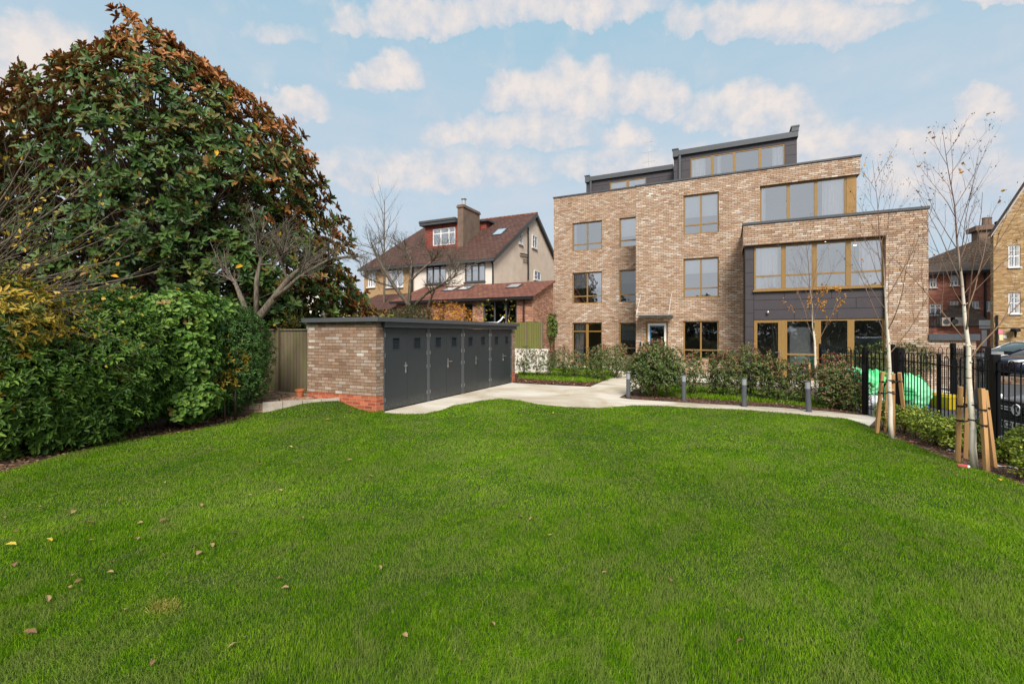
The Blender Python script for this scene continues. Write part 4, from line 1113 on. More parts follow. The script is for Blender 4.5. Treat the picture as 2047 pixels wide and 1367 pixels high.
def on_roof():
    bx, by = onX(1058, -7.6)[0], 0
    o = thing('hose', 'white curled hose end standing up on the far end of the grey store roof', 'hose', (-7.9, 14.6, 2.18))
    x, y = -7.75, 14.9
    mb = MB(); mb.tube([(x - .6, y - 1.0, 2.195), (x - .3, y - .3, 2.20), (x, y + .1, 2.20), (x + .1, y + .2, 2.30), (x + .17, y + .25, 2.42), (x + .22, y + .28, 2.38)], [.025, .03, .03, .03, .035, .02], 7); mb.build('pipe', 'white_paint', o, smooth=True)
    mb = MB(); mb.box(x - .9, x - .1, y - 1.5, y - .1, 2.178, 2.20); tag(mb.build('roof_sheet', 'white_paint'), 'flat white sheet lying on the far end of the store roof', 'sheet')
on_roof()

# =================================================================== NEIGHBOUR HOUSES
def houses():
    XG, YE = -12.0, 22.75                 # gable plane, garden face
    zE, zR, YRg = 6.2, 10.0, 28.8
    H = thing('semi_detached_house', 'white rendered house with brown tiled roof, red tile hung dormer and tall chimney', 'house', (XG, YE, .9))
    xL = onY(828, YE)[0]
    X = lambda px, Y=YE: onY(px, Y)[0]
    Z = lambda px, py, Y=YE: zY(px, py, Y)
    w1 = (X(929), X(970), Z(950, 563), Z(950, 519)); w2 = (X(852), X(892), Z(870, 567), Z(870, 526))
    mb = MB(); facade(mb, xL, XG, .9, zE, YE, [w1, w2], rev=.1); mb.build('wall', 'white_render', H)
    YBk = 2 * YRg - YE
    mb = MB()
    gw = []
    def gwin(pa, pb, ya, yb):
        y0, t0 = onX(pa, XG); y1, t1 = onX(pb, XG); tm = (t0 + t1) / 2
        return (y0, y1, zt(yb, tm), zt(ya, tm))
    gws = [gwin(1037, 1044.5, 467, 488), gwin(1063, 1073, 471, 496), gwin(1067, 1080, 542, 560)]
    # gable as a sheet: rectangle plus triangle
    mb.face([(XG, YE, .9), (XG, YBk, .9), (XG, YBk, zE), (XG, YE, zE)]); mb.face([(XG, YE, zE), (XG, YBk, zE), (XG, YRg, zR)])
    mb.build('gable_wall', 'cream_render', H)
    for (y0, y1, z0, z1) in gws:
        f = MB(); f.box(XG + .002, XG + .05, y0, y1, z0, z0 + .07); f.box(XG + .002, XG + .05, y0, y1, z1 - .07, z1); f.box(XG + .002, XG + .05, y0, y0 + .07, z0 + .07, z1 - .07); f.box(XG + .002, XG + .05, y1 - .07, y1, z0 + .07, z1 - .07); f.box(XG + .002, XG + .045, (y0 + y1) / 2 - .03, (y0 + y1) / 2 + .03, z0 + .07, z1 - .07); f.box(XG + .002, XG + .045, y0 + .07, (y0 + y1) / 2 - .03, z1 - .38, z1 - .32)
        f.box(XG, XG + .09, y0 - .05, y1 + .05, z0 - .07, z0 - .003)
        w = f.build('window', 'white_paint', H); f = MB(); f.face([(XG + .02, y0 + .05, z0 + .05), (XG + .02, y1 - .05, z0 + .05), (XG + .02, y1 - .05, z1 - .05), (XG + .02, y0 + .05, z1 - .05)]); f.build('pane', 'dark_glass', w)
    # front windows with grey frames and net curtains
    for w_ in (w1, w2): window(H, *w_, YE + .03, (.33, .66), (.72,), fm='frame_grey', curt=((.05, .95),), sill='frame_grey', mw=.06)
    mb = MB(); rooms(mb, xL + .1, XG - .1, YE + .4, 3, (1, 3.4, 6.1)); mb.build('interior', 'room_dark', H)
    # roof: hipped at the far left, gabled at the right; thickness by two sheets
    mb = MB(); ov = .3; s = (zR - zE) / (YRg - YE)
    yo = YE - ov; zo = zE - ov * s
    xr = XG + .22
    xhipR = X(848, YRg)
    ridgeL = onY(848, YRg)[0]; eL = onY(716, yo)[0]
    mid = X(828, yo)
    mb.quad((mid, yo, zo), (xr, yo, zo), (xr, YRg, zR), (mid + .0, YRg, zR), slope=True)
    mb.quad((xr, 2 * YRg - yo, zo), (mid, 2 * YRg - yo, zo), (mid, YRg, zR), (xr, YRg, zR), slope=True)
    mb.quad((xr, yo, zo - .16), (mid, yo, zo - .16), (mid, YRg, zR - .16), (xr, YRg, zR - .16))
    roof = mb.build('roof', 'brown_tiles', H)
    mb = MB()
    for i in range(22):   # ridge tiles
        x0 = xr - .35 * i
        if x0 - .34 < mid: break
        mb.tube([(x0 - .34, YRg, zR + .0), (x0, YRg, zR + .0)], [.085, .10], 6)
    mb.build('ridge_tile', 'red_tiles', roof)
    mb = MB()
    mb.box(mid, xr, yo - .1, yo + .02, zo - .17, zo - .03); mb.build('gutter', 'frame_grey', H)
    mb = MB()
    for sgn in (1, -1):
        y0 = YRg - sgn * (YRg - yo)
        a = Vector((xr, y0, zo)); b = Vector((xr, YRg, zR))
        q = [(a.x + .003, a.y, a.z - .22), (b.x + .003, b.y, b.z - .22), (b.x + .003, b.y, b.z + .02), (a.x + .003, a.y, a.z + .02)]
        mb.face(q); mb.face([(p[0] - .06, p[1], p[2]) for p in reversed(q)])
        mb.face([(q[0][0], q[0][1], q[0][2]), (q[1][0], q[1][1], q[1][2]), (q[1][0] - .22, q[1][1], q[1][2]), (q[0][0] - .22, q[0][1], q[0][2])])
    mb.build('bargeboard', 'frame_grey', H)
    # skylight on the slope
    def roofpt(px, py):
        rx, ry = ray(px); rz = (CY - py) / FPX       # intersect with the front slope
        t = (EYE - zE + YE * s) / (ry * s - rz)
        return Vector((rx * t, ry * t, EYE + rz * t))
    def skylight(parent, pts, nrm, mat_='frame_grey'):
        m = MB(); c = sum(pts, Vector()) / 4
        out = [p + nrm * .05 for p in pts]
        m.face([tuple(p) for p in out]); 
        for i in range(4): m.face([tuple(pts[i] + nrm * .001), tuple(pts[(i + 1) % 4] + nrm * .001), tuple(out[(i + 1) % 4]), tuple(out[i])])
        w = m.build('skylight', mat_, parent); m = MB(); inn = [c + (p - c) * .82 + nrm * .056 for p in pts]; m.face([tuple(p) for p in inn]); m.build('pane', 'sky_glass', w)
    MATS['sky_glass'] = MATS.get('sky_glass') or plain('sky_glass', (.62, .66, .70), rough=.08, spec=1.0, metal=.6, var=.02)
    nrm = Vector((0, -s, 1)).normalized()
    p0 = roofpt(982, 472); p1 = roofpt(1001, 471)
    du = Vector((p1.x - p0.x, 0, 0)); dv = Vector((0, 1, s)).normalized() * 1.15
    skylight(H, [p0, p0 + du, p0 + du + dv, p0 + dv], nrm)
    # dormer
    yd = 24.5; d0, d1 = X(850, yd), -15.46; db_, dt = Z(887, 503, yd), Z(887, 449, yd)
    m = MB(); wh = (X(865, yd), X(910, yd), Z(887, 490, yd), Z(887, 456, yd)); facade(m, d0, d1, db_, dt, yd, [wh], rev=.06)
    m.face([(d0, yd, db_), (d0, yd, dt), (d0, yd + 4, dt), (d0, yd + 4, db_)]); m.face([(d1, yd, db_), (d1, yd + 4, db_), (d1, yd + 4, dt), (d1, yd, dt)])
    D = m.build('dormer', 'hung_tiles', H)
    m = MB(); m.box(d0 - .25, d1 + .02, yd - .3, yd + 4.2, dt + .003, dt + .16); m.box(d0 - .28, d1 + .02, yd - .34, yd - .1, dt + .163, dt + .24); m.build('dormer_roof', 'frame_grey', D)
    m = MB(); n = 22
    for i in range(n): m.box(d0 - .26 + (d1 - d0 + .27) * i / n, d0 - .26 + (d1 - d0 + .27) * (i + .9) / n, yd - .34, yd + 4.1, dt + .243, dt + .30)
    m.build('roof_tile', 'old_tiles', D)
    ww = window(H, *wh, yd + .02, (.36, .72), (.70,), fm='white_paint', mw=.07)
    m = MB(); m.box(wh[0], wh[1], yd + .3, yd + .32, wh[2], wh[3]); m.build('net_curtain', 'curtain', ww)
    # second dormer cheek right of the chimney
    m = MB(); m.box(X(958, 27.0), X(972, 27.0), 27.0, 28.6, 8.8, 9.35); c2 = m.build('dormer', 'hung_tiles', H)
    m = MB(); m.box(X(956, 26.8), X(975, 26.8), 26.8, 28.7, 9.353, 9.47); m.build('dormer_roof', 'frame_grey', c2)
    # chimney
    y0, y1 = 24.42, 26.5; xc = -15.0
    m = MB(); m.box(xc - .42, xc, y0, y1, 7.0, 9.72); m.box(xc - .48, xc + .06, y0 - .06, y1 + .06, 9.723, 9.82); m.box(xc - .44, xc + .03, y0 - .03, y1 + .03, 9.823, 9.90)
    ch = m.build('chimney', 'chimney_render', H)
    m = MB(); m.lathe([(.13, 0), (.12, .35), (.14, .36), (.14, .38)], (xc - .2, y0 + .4, 9.90), 12); m.lathe([(.02, .40), (.19, .43), (.17, .47), (.02, .5)], (xc - .2, y0 + .4, 9.90), 12); m.build('chimney_pot', 'steel', ch)
    # drainpipes
    m = MB(); yy_, t_ = onX(1053.5, XG); m.tube([(XG + .09, yy_, zt(455, t_)), (XG + .09, yy_, zt(560, t_))], .055, 8)
    y2, t2 = onX(1038, XG); m.tube([(XG + .08, y2, zt(507, t2)), (XG + .08, yy_, zt(510, t_))], .045, 6); m.tube([(XG + .07, y2 + .5, zt(518, t2)), (XG + .07, yy_, zt(521, t_))], .03, 6)
    m.build('drainpipe', 'black_plastic', H)
    m = MB(); m.tube([(XG - .05, YE - .22, zE - .2), (XG + .02, YE - .1, zE - .5), (XG + .02, YE - .08, zE - .9), (XG + .02, YE - .08, 3.9)], .05, 8); m.build('drainpipe', 'black_plastic', H)
    # single storey rear extension
    ex1 = -8.4; ye = 20.0; ze, zt_ = 3.66, 4.62
    exl = onY(792, ye)[0]
    m = MB(); dr = (X(966, ye), X(1033, ye), 1.0, Z(1000, 601, ye)); w3 = (X(926, ye), X(945, ye), 1.6, Z(930, 606, ye)); w4 = (X(880, ye), X(888, ye), 1.5, Z(880, 610, ye)); w5 = (X(796, ye), X(804, ye), 1.6, Z(800, 610, ye))
    facade(m, exl, ex1, .85, ze - .1, ye, [dr, w3, w4], rev=.1)
    m.face([(ex1, ye, .85), (ex1, YE, .85), (ex1, YE, zt_ - .12), (ex1, ye, ze - .1)]); m.face([(ex1, YE, .85), (XG, YE + .01, .85), (XG, YE + .01, 4.4), (ex1, YE, 4.4)])
    E = m.build('extension', 'orange_brick', H)
    window(H, *dr, ye + .03, (.34, .68), (), fm='frame_grey', gm='dark_glass', name='patio_door')
    for q in (w3, w4): window(H, *q, ye + .03, (), (), fm='frame_grey', gm='dark_glass')
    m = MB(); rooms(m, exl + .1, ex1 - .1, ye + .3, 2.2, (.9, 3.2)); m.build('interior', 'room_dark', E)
    m = MB(); so = (zt_ - ze) / (YE - ye); y_o = ye - .25; z_o = ze - .25 * so
    m.quad((exl - .2, y_o, z_o), (ex1 + .12, y_o, z_o), (ex1 + .12, YE - .003, zt_), (exl - .2, YE - .003, zt_), slope=True)
    m.quad((ex1 + .12, y_o, z_o - .1), (exl - .2, y_o, z_o - .1), (exl - .2, YE - .003, zt_ - .1), (ex1 + .12, YE - .003, zt_ - .1)); m.face([(ex1 + .12, y_o, z_o), (ex1 + .12, y_o, z_o - .1), (ex1 + .12, YE, zt_ - .1), (ex1 + .12, YE, zt_)])
    er = m.build('extension_roof', 'red_tiles', E)
    m = MB(); m.box(exl - .2, ex1 + .1, y_o - .09, y_o + .0, z_o - .14, z_o - .02); m.tube([(X(1048, ye), ye - .07, .9), (X(1048, ye), ye - .07, z_o - .1)], .045, 8); m.build('gutter', 'black_plastic', E)
    ne = Vector((0, -so, 1)).normalized()
    for px, py in ((1009, 577), (912, 581), (882, 583)):
        rx, ry = ray(px); rz = (CY - py) / FPX; t = (EYE - ze + ye * so) / (ry * so - rz)
        p = Vector((rx * t, ry * t, EYE + rz * t)); du = Vector((.75, 0, 0)); dv = Vector((0, 1, so)).normalized() * .8
        skylight(H, [p, p + du, p + du + dv, p + dv], ne)
    # ---- the adjoining left half
    H2 = thing('semi_detached_house', 'adjoining left house with buff wall, white windows and hipped brown roof, partly behind bare branches', 'house', (xL, YE, .9))
    x2 = X(728)
    wa = (X(772), X(806), Z(790, 574), Z(790, 532)); wb = (X(735), X(750), Z(742, 574), Z(742, 536))
    m = MB(); facade(m, x2, xL - .003, .9, zE, YE, [wa, wb], rev=.1)
    m.face([(x2, YE, .9), (x2, YE, zE), (x2, YBk, zE), (x2, YBk, .9)]); m.build('wall', 'buff_render', H2)
    for q in (wa, wb): window(H2, *q, YE + .03, (.33, .66), (.7,), fm='white_paint', curt=((.05, .95),), sill='white_paint', mw=.06)
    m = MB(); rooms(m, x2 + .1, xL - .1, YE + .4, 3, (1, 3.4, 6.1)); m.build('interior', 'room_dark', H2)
    m = MB()
    a = mid - .004
    rl = ridgeL
    m.face([(eL, yo, zo), (a, yo, zo), (a, YRg, zR), (rl, YRg, zR)], [(eL, 0), (a, 0), (a, 7.1), (rl, 7.1)])
    m.face([(a, 2 * YRg - yo, zo), (eL, 2 * YRg - yo, zo), (rl, YRg, zR), (a, YRg, zR)])
    m.face([(eL, 2 * YRg - yo, zo), (eL, yo, zo), (rl, YRg, zR)])
    m.build('roof', 'brown_tiles', H2)
    m = MB(); m.box(eL, a, yo - .1, yo + .02, zo - .17, zo - .03); m.build('gutter', 'frame_grey', H2)
    m = MB(); m.tube([(xL - .1, YE - .07, 1), (xL - .1, YE - .07, zE - .2)], .05, 8); m.build('drainpipe', 'black_plastic', H2)
    m = MB(); m.box(X(690, ye), X(788, ye), ye, YE - .003, .85, 3.1); ex = m.build('extension', 'buff_render', H2)
    m = MB(); m.quad((X(690, ye), ye - .2, 3.15), (X(788, ye), ye - .2, 3.15), (X(788, ye), YE - .006, 4.3), (X(690, ye), YE - .006, 4.3), slope=True); m.build('extension_roof', 'brown_tiles', ex)
    # ---- pale house glimpsed under the big tree
    H3 = thing('distant_house', 'white walled house with a brown roof glimpsed between the pruned trunks and the hedge', 'house', (-24, 26, .9))
    xa, t = at(455, 34); xb, yb = at(600, 34)
    m = MB(); p = Vector((*at(500, 34), 0)); q = Vector((*at(640, 34), 0)); m.prism([tuple(p)[:2], tuple(q)[:2], tuple(q + Vector((-4, 6, 0)))[:2], tuple(p + Vector((-4, 6, 0)))[:2]], .8, 6.0); m.build('wall', 'white_render', H3)
    m = MB(); p = Vector((*at(420, 30), 0)); q = Vector((*at(520, 30), 0)); d_ = Vector((-2, 4, 0))
    m.face([tuple(p + Vector((0, 0, 3.6))), tuple(q + Vector((0, 0, 3.6))), tuple(q + d_ * .5 + Vector((-1, 0, 5.2))), tuple(p + d_ * .5 + Vector((1, 0, 5.2)))]); m.face([tuple(q + Vector((0, 0, 3.6))), tuple(q + d_ + Vector((0, 0, 3.6))), tuple(q + d_ * .5 + Vector((-1, 0, 5.2)))])
    m.face([tuple(q + d_ + Vector((0, 0, 3.6))), tuple(p + d_ + Vector((0, 0, 3.6))), tuple(p + d_ * .5 + Vector((1, 0, 5.2))), tuple(q + d_ * .5 + Vector((-1, 0, 5.2)))]); m.face([tuple(p + d_ + Vector((0, 0, 3.6))), tuple(p + Vector((0, 0, 3.6))), tuple(p + d_ * .5 + Vector((1, 0, 5.2)))])
    m.build('roof', 'old_tiles', H3)
    m = MB(); p2 = p + Vector((.3, .3, 0)); q2 = q + Vector((-.3, .3, 0)); m.prism([tuple(p2)[:2], tuple(q2)[:2], tuple(q2 + d_ * .8)[:2], tuple(p2 + d_ * .8)[:2]], .8, 3.6); m.build('outbuilding_wall', 'buff_render', H3)
houses()

def right_buildings():
    # yellow stock brick gabled house
    YY = 36.0; X = lambda px, Y=YY: onY(px, Y)[0]; Z = lambda px, py, Y=YY: zY(px, py, Y)
    x0 = X(1986); x1 = x0 + 11
    B = thing('brick_house', 'tall yellow stock brick gabled house with white sash windows at the right edge', 'house', (x0, YY, 0))
    ze = Z(1986, 470); sl = (Z(2047, 378) - ze) / (X(2047) - x0)
    xm = (x0 + x1) / 2; zr = ze + (xm - x0) * sl
    ws = [(X(2016), X(2040), Z(2028, 534), Z(2028, 490)), (X(2016), X(2040), Z(2028, 627), Z(2028, 585)), (X(2016), X(2042), Z(2028, 715), Z(2028, 682))]
    m = MB(); facade(m, x0, x1, -.05, ze, YY, ws, rev=.12); m.face([(x0, YY, ze), (x1, YY, ze), (xm, YY, zr)])
    m.face([(x0, YY, -.05), (x0, YY, ze), (x0, YY + .35, ze), (x0, YY + .35, -.05)])
    zb = Z(2010, 655); m.box(x0, x1, YY - .05, YY - .001, zb, zb + .3)
    m.build('wall', 'yellow_brick', B)
    for q in ws:
        w = window(B, *q, YY + .05, (.5,), (.5,), fm='white_paint', sill='white_paint', mw=.04, gm='glass')
        f = MB(); a, b, c, d = q
        for k in (.25, .75): f.box(a + (b - a) * k - .012, a + (b - a) * k + .012, YY + .045, YY + .08, c + .06, d - .06)
        f.box(a + .07, b - .07, YY + .046, YY + .08, c + (d - c) * .75 - .01, c + (d - c) * .75 + .01)
        f.build('glazing_bar', 'white_paint', w)
    m = MB(); rooms(m, x0 + .5, x1 - .2, YY + .3, .9, (.1, 2.9, 5.8, 8.5)); m.build('interior', 'room_paint', B)
    m = MB(); m.quad((x0 - .15, YY - .1, ze - .05), (xm, YY - .1, zr + .08), (xm, YY + .4, zr + .08), (x0 - .15, YY + .4, ze - .05)); m.quad((xm, YY - .1, zr + .08), (x1 + .15, YY - .1, ze - .05), (x1 + .15, YY + .4, ze - .05), (xm, YY + .4, zr + .08)); m.quad((x0 + 4, YY + .42, ze - 1), (x1, YY + .42, ze - 1), (x1, YY + 7, ze + 1), (x0 + 6, YY + 7, ze + 1)); m.build('roof', 'old_tiles', B)
    m = MB(); m.face([(x0 - .15, YY - .11, ze - .14), (xm, YY - .11, zr - .02), (xm, YY - .11, zr + .09), (x0 - .15, YY - .11, ze - .04)]); m.build('bargeboard', 'stone', B)
    m = MB(); m.tube([(x0 + .12, YY - .08, 0), (x0 + .12, YY - .08, Z(1988, 630))], .06, 8); m.build('drainpipe', 'black_plastic', B)
    m = MB(); m.box(X(1995), X(2004), YY - .03, YY - .003, Z(2000, 668), Z(2000, 659)); m.build('pink_sign', 'pink_sign', B)
    m = MB(); m.box(X(1997), X(2005), YY - .03, YY - .003, Z(2000, 680), Z(2000, 669)); m.build('cream_sign', 'cream_sign', B)
    m = MB(); m.box(X(2005.4), X(2012), YY - .03, YY - .003, Z(2008, 676), Z(2008, 670)); m.build('white_sign', 'white_paint', B)
    m = MB(); m.lathe([(.04, -.3), (.06, 0), (.22, .05), (.2, .2)], (X(2024), YY - .3, Z(2024, 664)), 10); m.build('wall_lamp', 'black_metal', B)
    # red brick terrace beyond
    YY = 42.0
    x0 = X(1790, YY); xa = X(1925, YY); x1 = X(2060, YY)
    C_ = thing('brick_house', 'dark red brick building with mossy brown hipped roof behind the car park', 'house', (x0, YY, 0))
    ze = Z(1925, 541, YY)
    ws = [(X(a, YY), X(b, YY), Z((a + b) / 2, d, YY), Z((a + b) / 2, c, YY)) for a, b, c, d in ((1858.5, 1872.5, 557, 575), (1899, 1916, 550, 571), (1858.5, 1882, 608, 630), (1899, 1916, 602, 630), (1943, 1957, 602, 616), (1968, 1986, 602, 622))]
    m = MB(); facade(m, x0, x1, -.05, ze, YY, ws, rev=.1); m.face([(x0, YY, -.05), (x0, YY, ze), (x0, YY + 10, ze), (x0, YY + 10, -.05)]); m.build('wall', 'dark_red_brick', C_)
    for q in ws: window(C_, *q, YY + .03, (.5,), (.66,), fm='white_paint', sill='white_paint', mw=.07, curt=((.05, .95),))
    m = MB(); rooms(m, x0 + .2, x1 - .2, YY + .4, 3, (.1, 2.9, ze)); m.build('interior', 'room_paint', C_)
    xr = X(1957, YY + 4.5); zr = Z(1957, 478, YY + 4.5)
    m = MB(); m.face([(x0 - .4, YY - .45, ze - .05), (x1, YY - .45, ze - .05), (x1, YY + 4.5, zr), (xr, YY + 4.5, zr), (x0 + 4.4, YY + 4.5, zr - 1.6)], [(x0, 0), (x1, 0), (x1, 6), (xr, 6), (x0 + 4, 4.5)])
    m.face([(x0 - .4, YY + 10, ze), (x0 - .4, YY - .45, ze - .05), (x0 + 4.4, YY + 4.5, zr - 1.6)]); m.face([(x1, YY + 10, ze), (x0 - .4, YY + 10, ze), (x0 + 4.4, YY + 4.5, zr - 1.6), (xr, YY + 4.5, zr), (x1, YY + 4.5, zr)])
    m.build('roof', 'old_tiles', C_)
    m = MB(); m.box(x0 - .45, x1, YY - .5, YY - .35, ze - .25, ze - .06); m.tube([(X(1968, YY), YY - .1, 1), (X(1968, YY), YY - .1, ze - .2)], .07, 8); m.tube([(X(1927, YY), YY - .1, 1), (X(1927, YY), YY - .1, ze - .2)], .07, 8); m.build('gutter', 'black_plastic', C_)
    yc = YY + 4.5; m = MB(); a, b = X(1957, yc), X(1992, yc); zc = Z(1970, 460, yc); m.box(a, b, yc, yc + 1.2, zr - 1, zc); m.box(a - .25, b + .2, yc - .2, yc + 1.4, zc + .003, zc + .35); c = m.build('chimney', 'chimney_render', C_)
    m = MB()
    for px in (1977, 1985): m.lathe([(.2, 0), (.17, .6), (.2, .65), (.16, .7)], (X(px, yc), yc + .6, zc + .35), 10)
    m.build('chimney_pot', 'chimney_render', c)
    m = MB(); m.lathe([(.02, 0), (.25, .06), (.38, .16)], (X(1921, YY), YY - .35, Z(1921, 597, YY)), 14); m.build('satellite_dish', 'frame_grey', C_, smooth=True)
    # lower lean-to in front of it, with air-conditioning boxes and a black balcony rail
    L = thing('lean_to', 'low dark red brick lean-to with sloping tiled roof before the red brick building', 'outbuilding', (X(1862, 39), 39, 0))
    yl = 39; m = MB(); xa, xb = X(1850, yl), X(1985, yl); m.box(xa, xb, yl, YY - .01, -.05, Z(1900, 652, yl)); m.build('wall', 'dark_red_brick', L)
    zl = Z(1900, 652, yl); p = X(1895, yl); q = X(1940, yl)
    m = MB(); m.face([(p - 1, yl - .1, zl), (X(1985, yl), yl - .1, zl), (X(1985, yl), YY - .02, zl + 1.5), (q, YY - .02, zl + 1.5)]); m.build('roof', 'old_tiles', L)
    m = MB(); m.box(X(1957, yl), X(1985, yl), yl - .06, yl - .003, Z(1970, 657, yl), Z(1970, 640, yl)); m.box(X(1962, yl), X(1972, yl), yl - .06, yl - .003, 1.0, Z(1966, 660, yl)); m.build('shutter', 'white_paint', L)
    for px in (1892, 1909):
        a = thing('air_conditioner', 'beige air conditioning box, %s of the pair on the lean-to' % ('left' if px == 1892 else 'right'), 'air conditioner', (X(px, 38.9), 38.9, zl), 'air conditioners by the balcony')
        xx = X(px, 38.9); m = MB(); m.box(xx - .32, xx + .32, 38.6, 38.9, zl + .02, zl + .55); m.build('casing', 'stone', a, bevel=.02)
        m = MB(); m.tube([(xx - .1, 38.595, zl + .29), (xx - .1, 38.58, zl + .29)], .17, 14); m.build('fan_grille', 'frame_grey', a)
    m = MB(); a, b = X(1856, 38.6), X(1880, 38.6); z0, z1 = Z(1868, 655, 38.6), Z(1868, 627, 38.6)
    bl = thing('balcony_railing', 'black metal balcony railing on the lean-to beside the apartment block', 'railing', (a, 38.6, z0))
    for i in range(9): x = a + (b - a) * i / 8; m.tube([(x, 38.5, z0), (x, 38.5, z1)], .025, 4)
    m.tube([(a, 38.5, z1), (b, 38.5, z1)], .03, 4); m.tube([(a, 38.5, z0 + .1), (b, 38.5, z0 + .1)], .03, 4); m.build('rails', 'black_metal', bl)
    # low tan wall in the car park
    m = MB(); a = Vector((*at(1960, 17), 0)); b = Vector((*at(2080, 15.5), 0)); n = Vector((.1, .3, 0)); m.prism([tuple(a)[:2], tuple(b)[:2], tuple(b + n)[:2], tuple(a + n)[:2]], -.05, .25)
    tag(m.build('kerb_wall', 'tan_brick'), 'low tan brick kerb wall in the car park behind the railings', 'wall')
right_buildings()

# =================================================================== FENCES AND WALLS
def wood_fences():
    F = thing('wooden_fence', 'weathered grey brown close boarded fence left of the brick store', 'fence', (-9.8, 8.42, .25))
    m = MB(); m.box(-12.6, -11.05, 8.42, 8.45, .3, 1.88); m.box(-10.93, -9.45, 8.42, 8.45, .3, 1.88); m.build('board_panel', 'fence_wood', F)
    for q in ((-12.6, -11.05, 8.39, 8.46, 1.883, 1.93), (-10.93, -9.45, 8.39, 8.46, 1.883, 1.93), (-12.6, -9.45, 8.40, 8.47, .12, .297)):
        m = MB(); m.box(*q); m.build('rail', 'fence_wood', F)
    for x in (-11.0,):
        m = MB(); m.box(x - .05, x + .05, 8.36, 8.47, .2, 1.96); m.build('post', 'fence_wood', F)
    F = thing('wooden_fence', 'higher weathered fence behind, its top showing over the nearer fence', 'fence', (-12.8, 10.5, .9))
    m = MB(); m.box(-18.5, -12.2, 10.5, 10.53, .9, 2.18); m.build('board_panel', 'fence_wood', F)
    for x in (-17.4, -15.6, -13.9, -12.2): 
        m = MB(); m.box(x - .05, x + .05, 10.46, 10.56, .8, 2.26); m.build('post', 'fence_wood', F)
    # dark bin-like box and pot tucked in the gap
    F = thing('wooden_fence', 'green algae stained fence panels between the store and the apartment block', 'fence', (-8.9, 21.0, .9))
    YF = 19.2; X = lambda px: onY(px, YF)[0]
    xs = [X(1012), X(1052), X(1083)]
    m = MB()
    for a, b in zip(xs, xs[1:]): m.box(a + .05, b - .05, YF, YF + .03, .85, 2.32)
    m.build('board_panel', 'green_fence_wood', F)
    for x in xs: m = MB(); m.box(x - .045, x + .045, YF - .03, YF + .05, .8, 2.37); m.build('post', 'fence_wood', F)
    F = thing('wooden_fence', 'short brown vertical board fence touching the left corner of the apartment block', 'fence', (-9.2, 23.6, 0))
    YF = 23.4; X = lambda px: onY(px, YF)[0]
    m = MB(); m.box(X(1083), X(1108.5), YF, YF + .03, .0, 1.76); m.build('board_panel', 'brown_fence_wood', F)
    m = MB(); m.box(X(1083) + .0, X(1108.5), YF + .033, YF + .08, 1.3, 1.4); m.build('rail', 'brown_fence_wood', F)
    YF = 18.8; X = lambda px: onY(px, YF)[0]
    m = MB(); m.box(X(1015), X(1095), YF, YF + .22, -.05, 1.12)
    tag(m.build('retaining_wall', 'wall_white'), 'low white rendered retaining wall behind the shrubs right of the store', 'wall')
wood_fences()

def bow_fence(name_label, P0, P1, posts, post_w, top=1.42, base=.03, step=.105, name='metal_railing', group=None, bars=True):
    """bow-top railing: vertical bars joined in pairs by arches over two rails"""
    a = Vector((*P0, 0)); b = Vector((*P1, 0)); L = (b - a).length; d = (b - a) / L
    F = thing(name, name_label, 'railing', tuple(a), group)
    m = MB(); n = int(L / step / 2) * 2; st = L / n
    zr = top - .16
    for i in range(n // 2):
        p = a + d * (st * (2 * i + .5)); q = a + d * (st * (2 * i + 1.5)); r = st / 2
        pts = [(p.x, p.y, base)] + [(tuple((p + q) / 2 - d * r * math.cos(t))[:2] + (top - r + r * math.sin(t),)) for t in [math.pi * k / 6 for k in range(7)]] + [(q.x, q.y, base)]
        m.tube(pts, .0085, 5, cap=False)
    m.build('bars', 'black_metal', F)
    for z in (zr, .16): m = MB(); m.tube([tuple(a + Vector((0, 0, z))), tuple(b + Vector((0, 0, z)))], .013, 4); m.build('rail', 'black_metal', F)
    for f, w, h in posts:
        p = a + d * (L * f); T = Matrix.Translation(p) @ Matrix.Rotation(math.atan2(d.y, d.x), 4, 'Z')
        m = MB(); m.box(-w / 2, w / 2, -w / 2, w / 2, 0, h, T); m.build('post', 'black_metal', F, bevel=.006)
    return F
F0, F1, F2, F3 = (3.95, 6.0), (3.12, 11.72), (2.74, 12.5), (2.32, 15.25)
pn = (3.50, 9.0)
bow_fence('black bow topped railing nearest the right edge, beyond the nearest birch', (3.86, 6.4), pn, [(1, .085, 1.5)], .08)
bow_fence('black bow topped railing between the two staked birches, before the green bags', pn, F1, [(.5, .05, 1.45)], .08)
G_ = bow_fence('black bow topped gate panel leaning open between two thick posts', F1, F2, [(0, .12, 1.52), (1, .085, 1.5)], .08, name='metal_gate')
G_['category'] = 'gate'
m = MB(); p = Vector((*F2, 0)); m.box(p.x - .06, p.x + .0, p.y - .07, p.y - .045, .95, 1.12); m.build('lock_box', 'black_metal', G_)
bow_fence('black bow topped railing running back from the gate, beside the dark red shrub', F2, F3, [(1, .06, 1.52)], .05)
bow_fence('far black bow topped railing closing the back of the enclosure before the tan wall', F3, (5.6, 16.6), [(.55, .08, 1.5), (1, .09, 1.54)], .08)
bow_fence('far black bow topped railing running along the car park side of the enclosure', (5.6, 16.6), (5.1, 13.4), [(.4, .06, 1.5), (1, .08, 1.5)], .08)

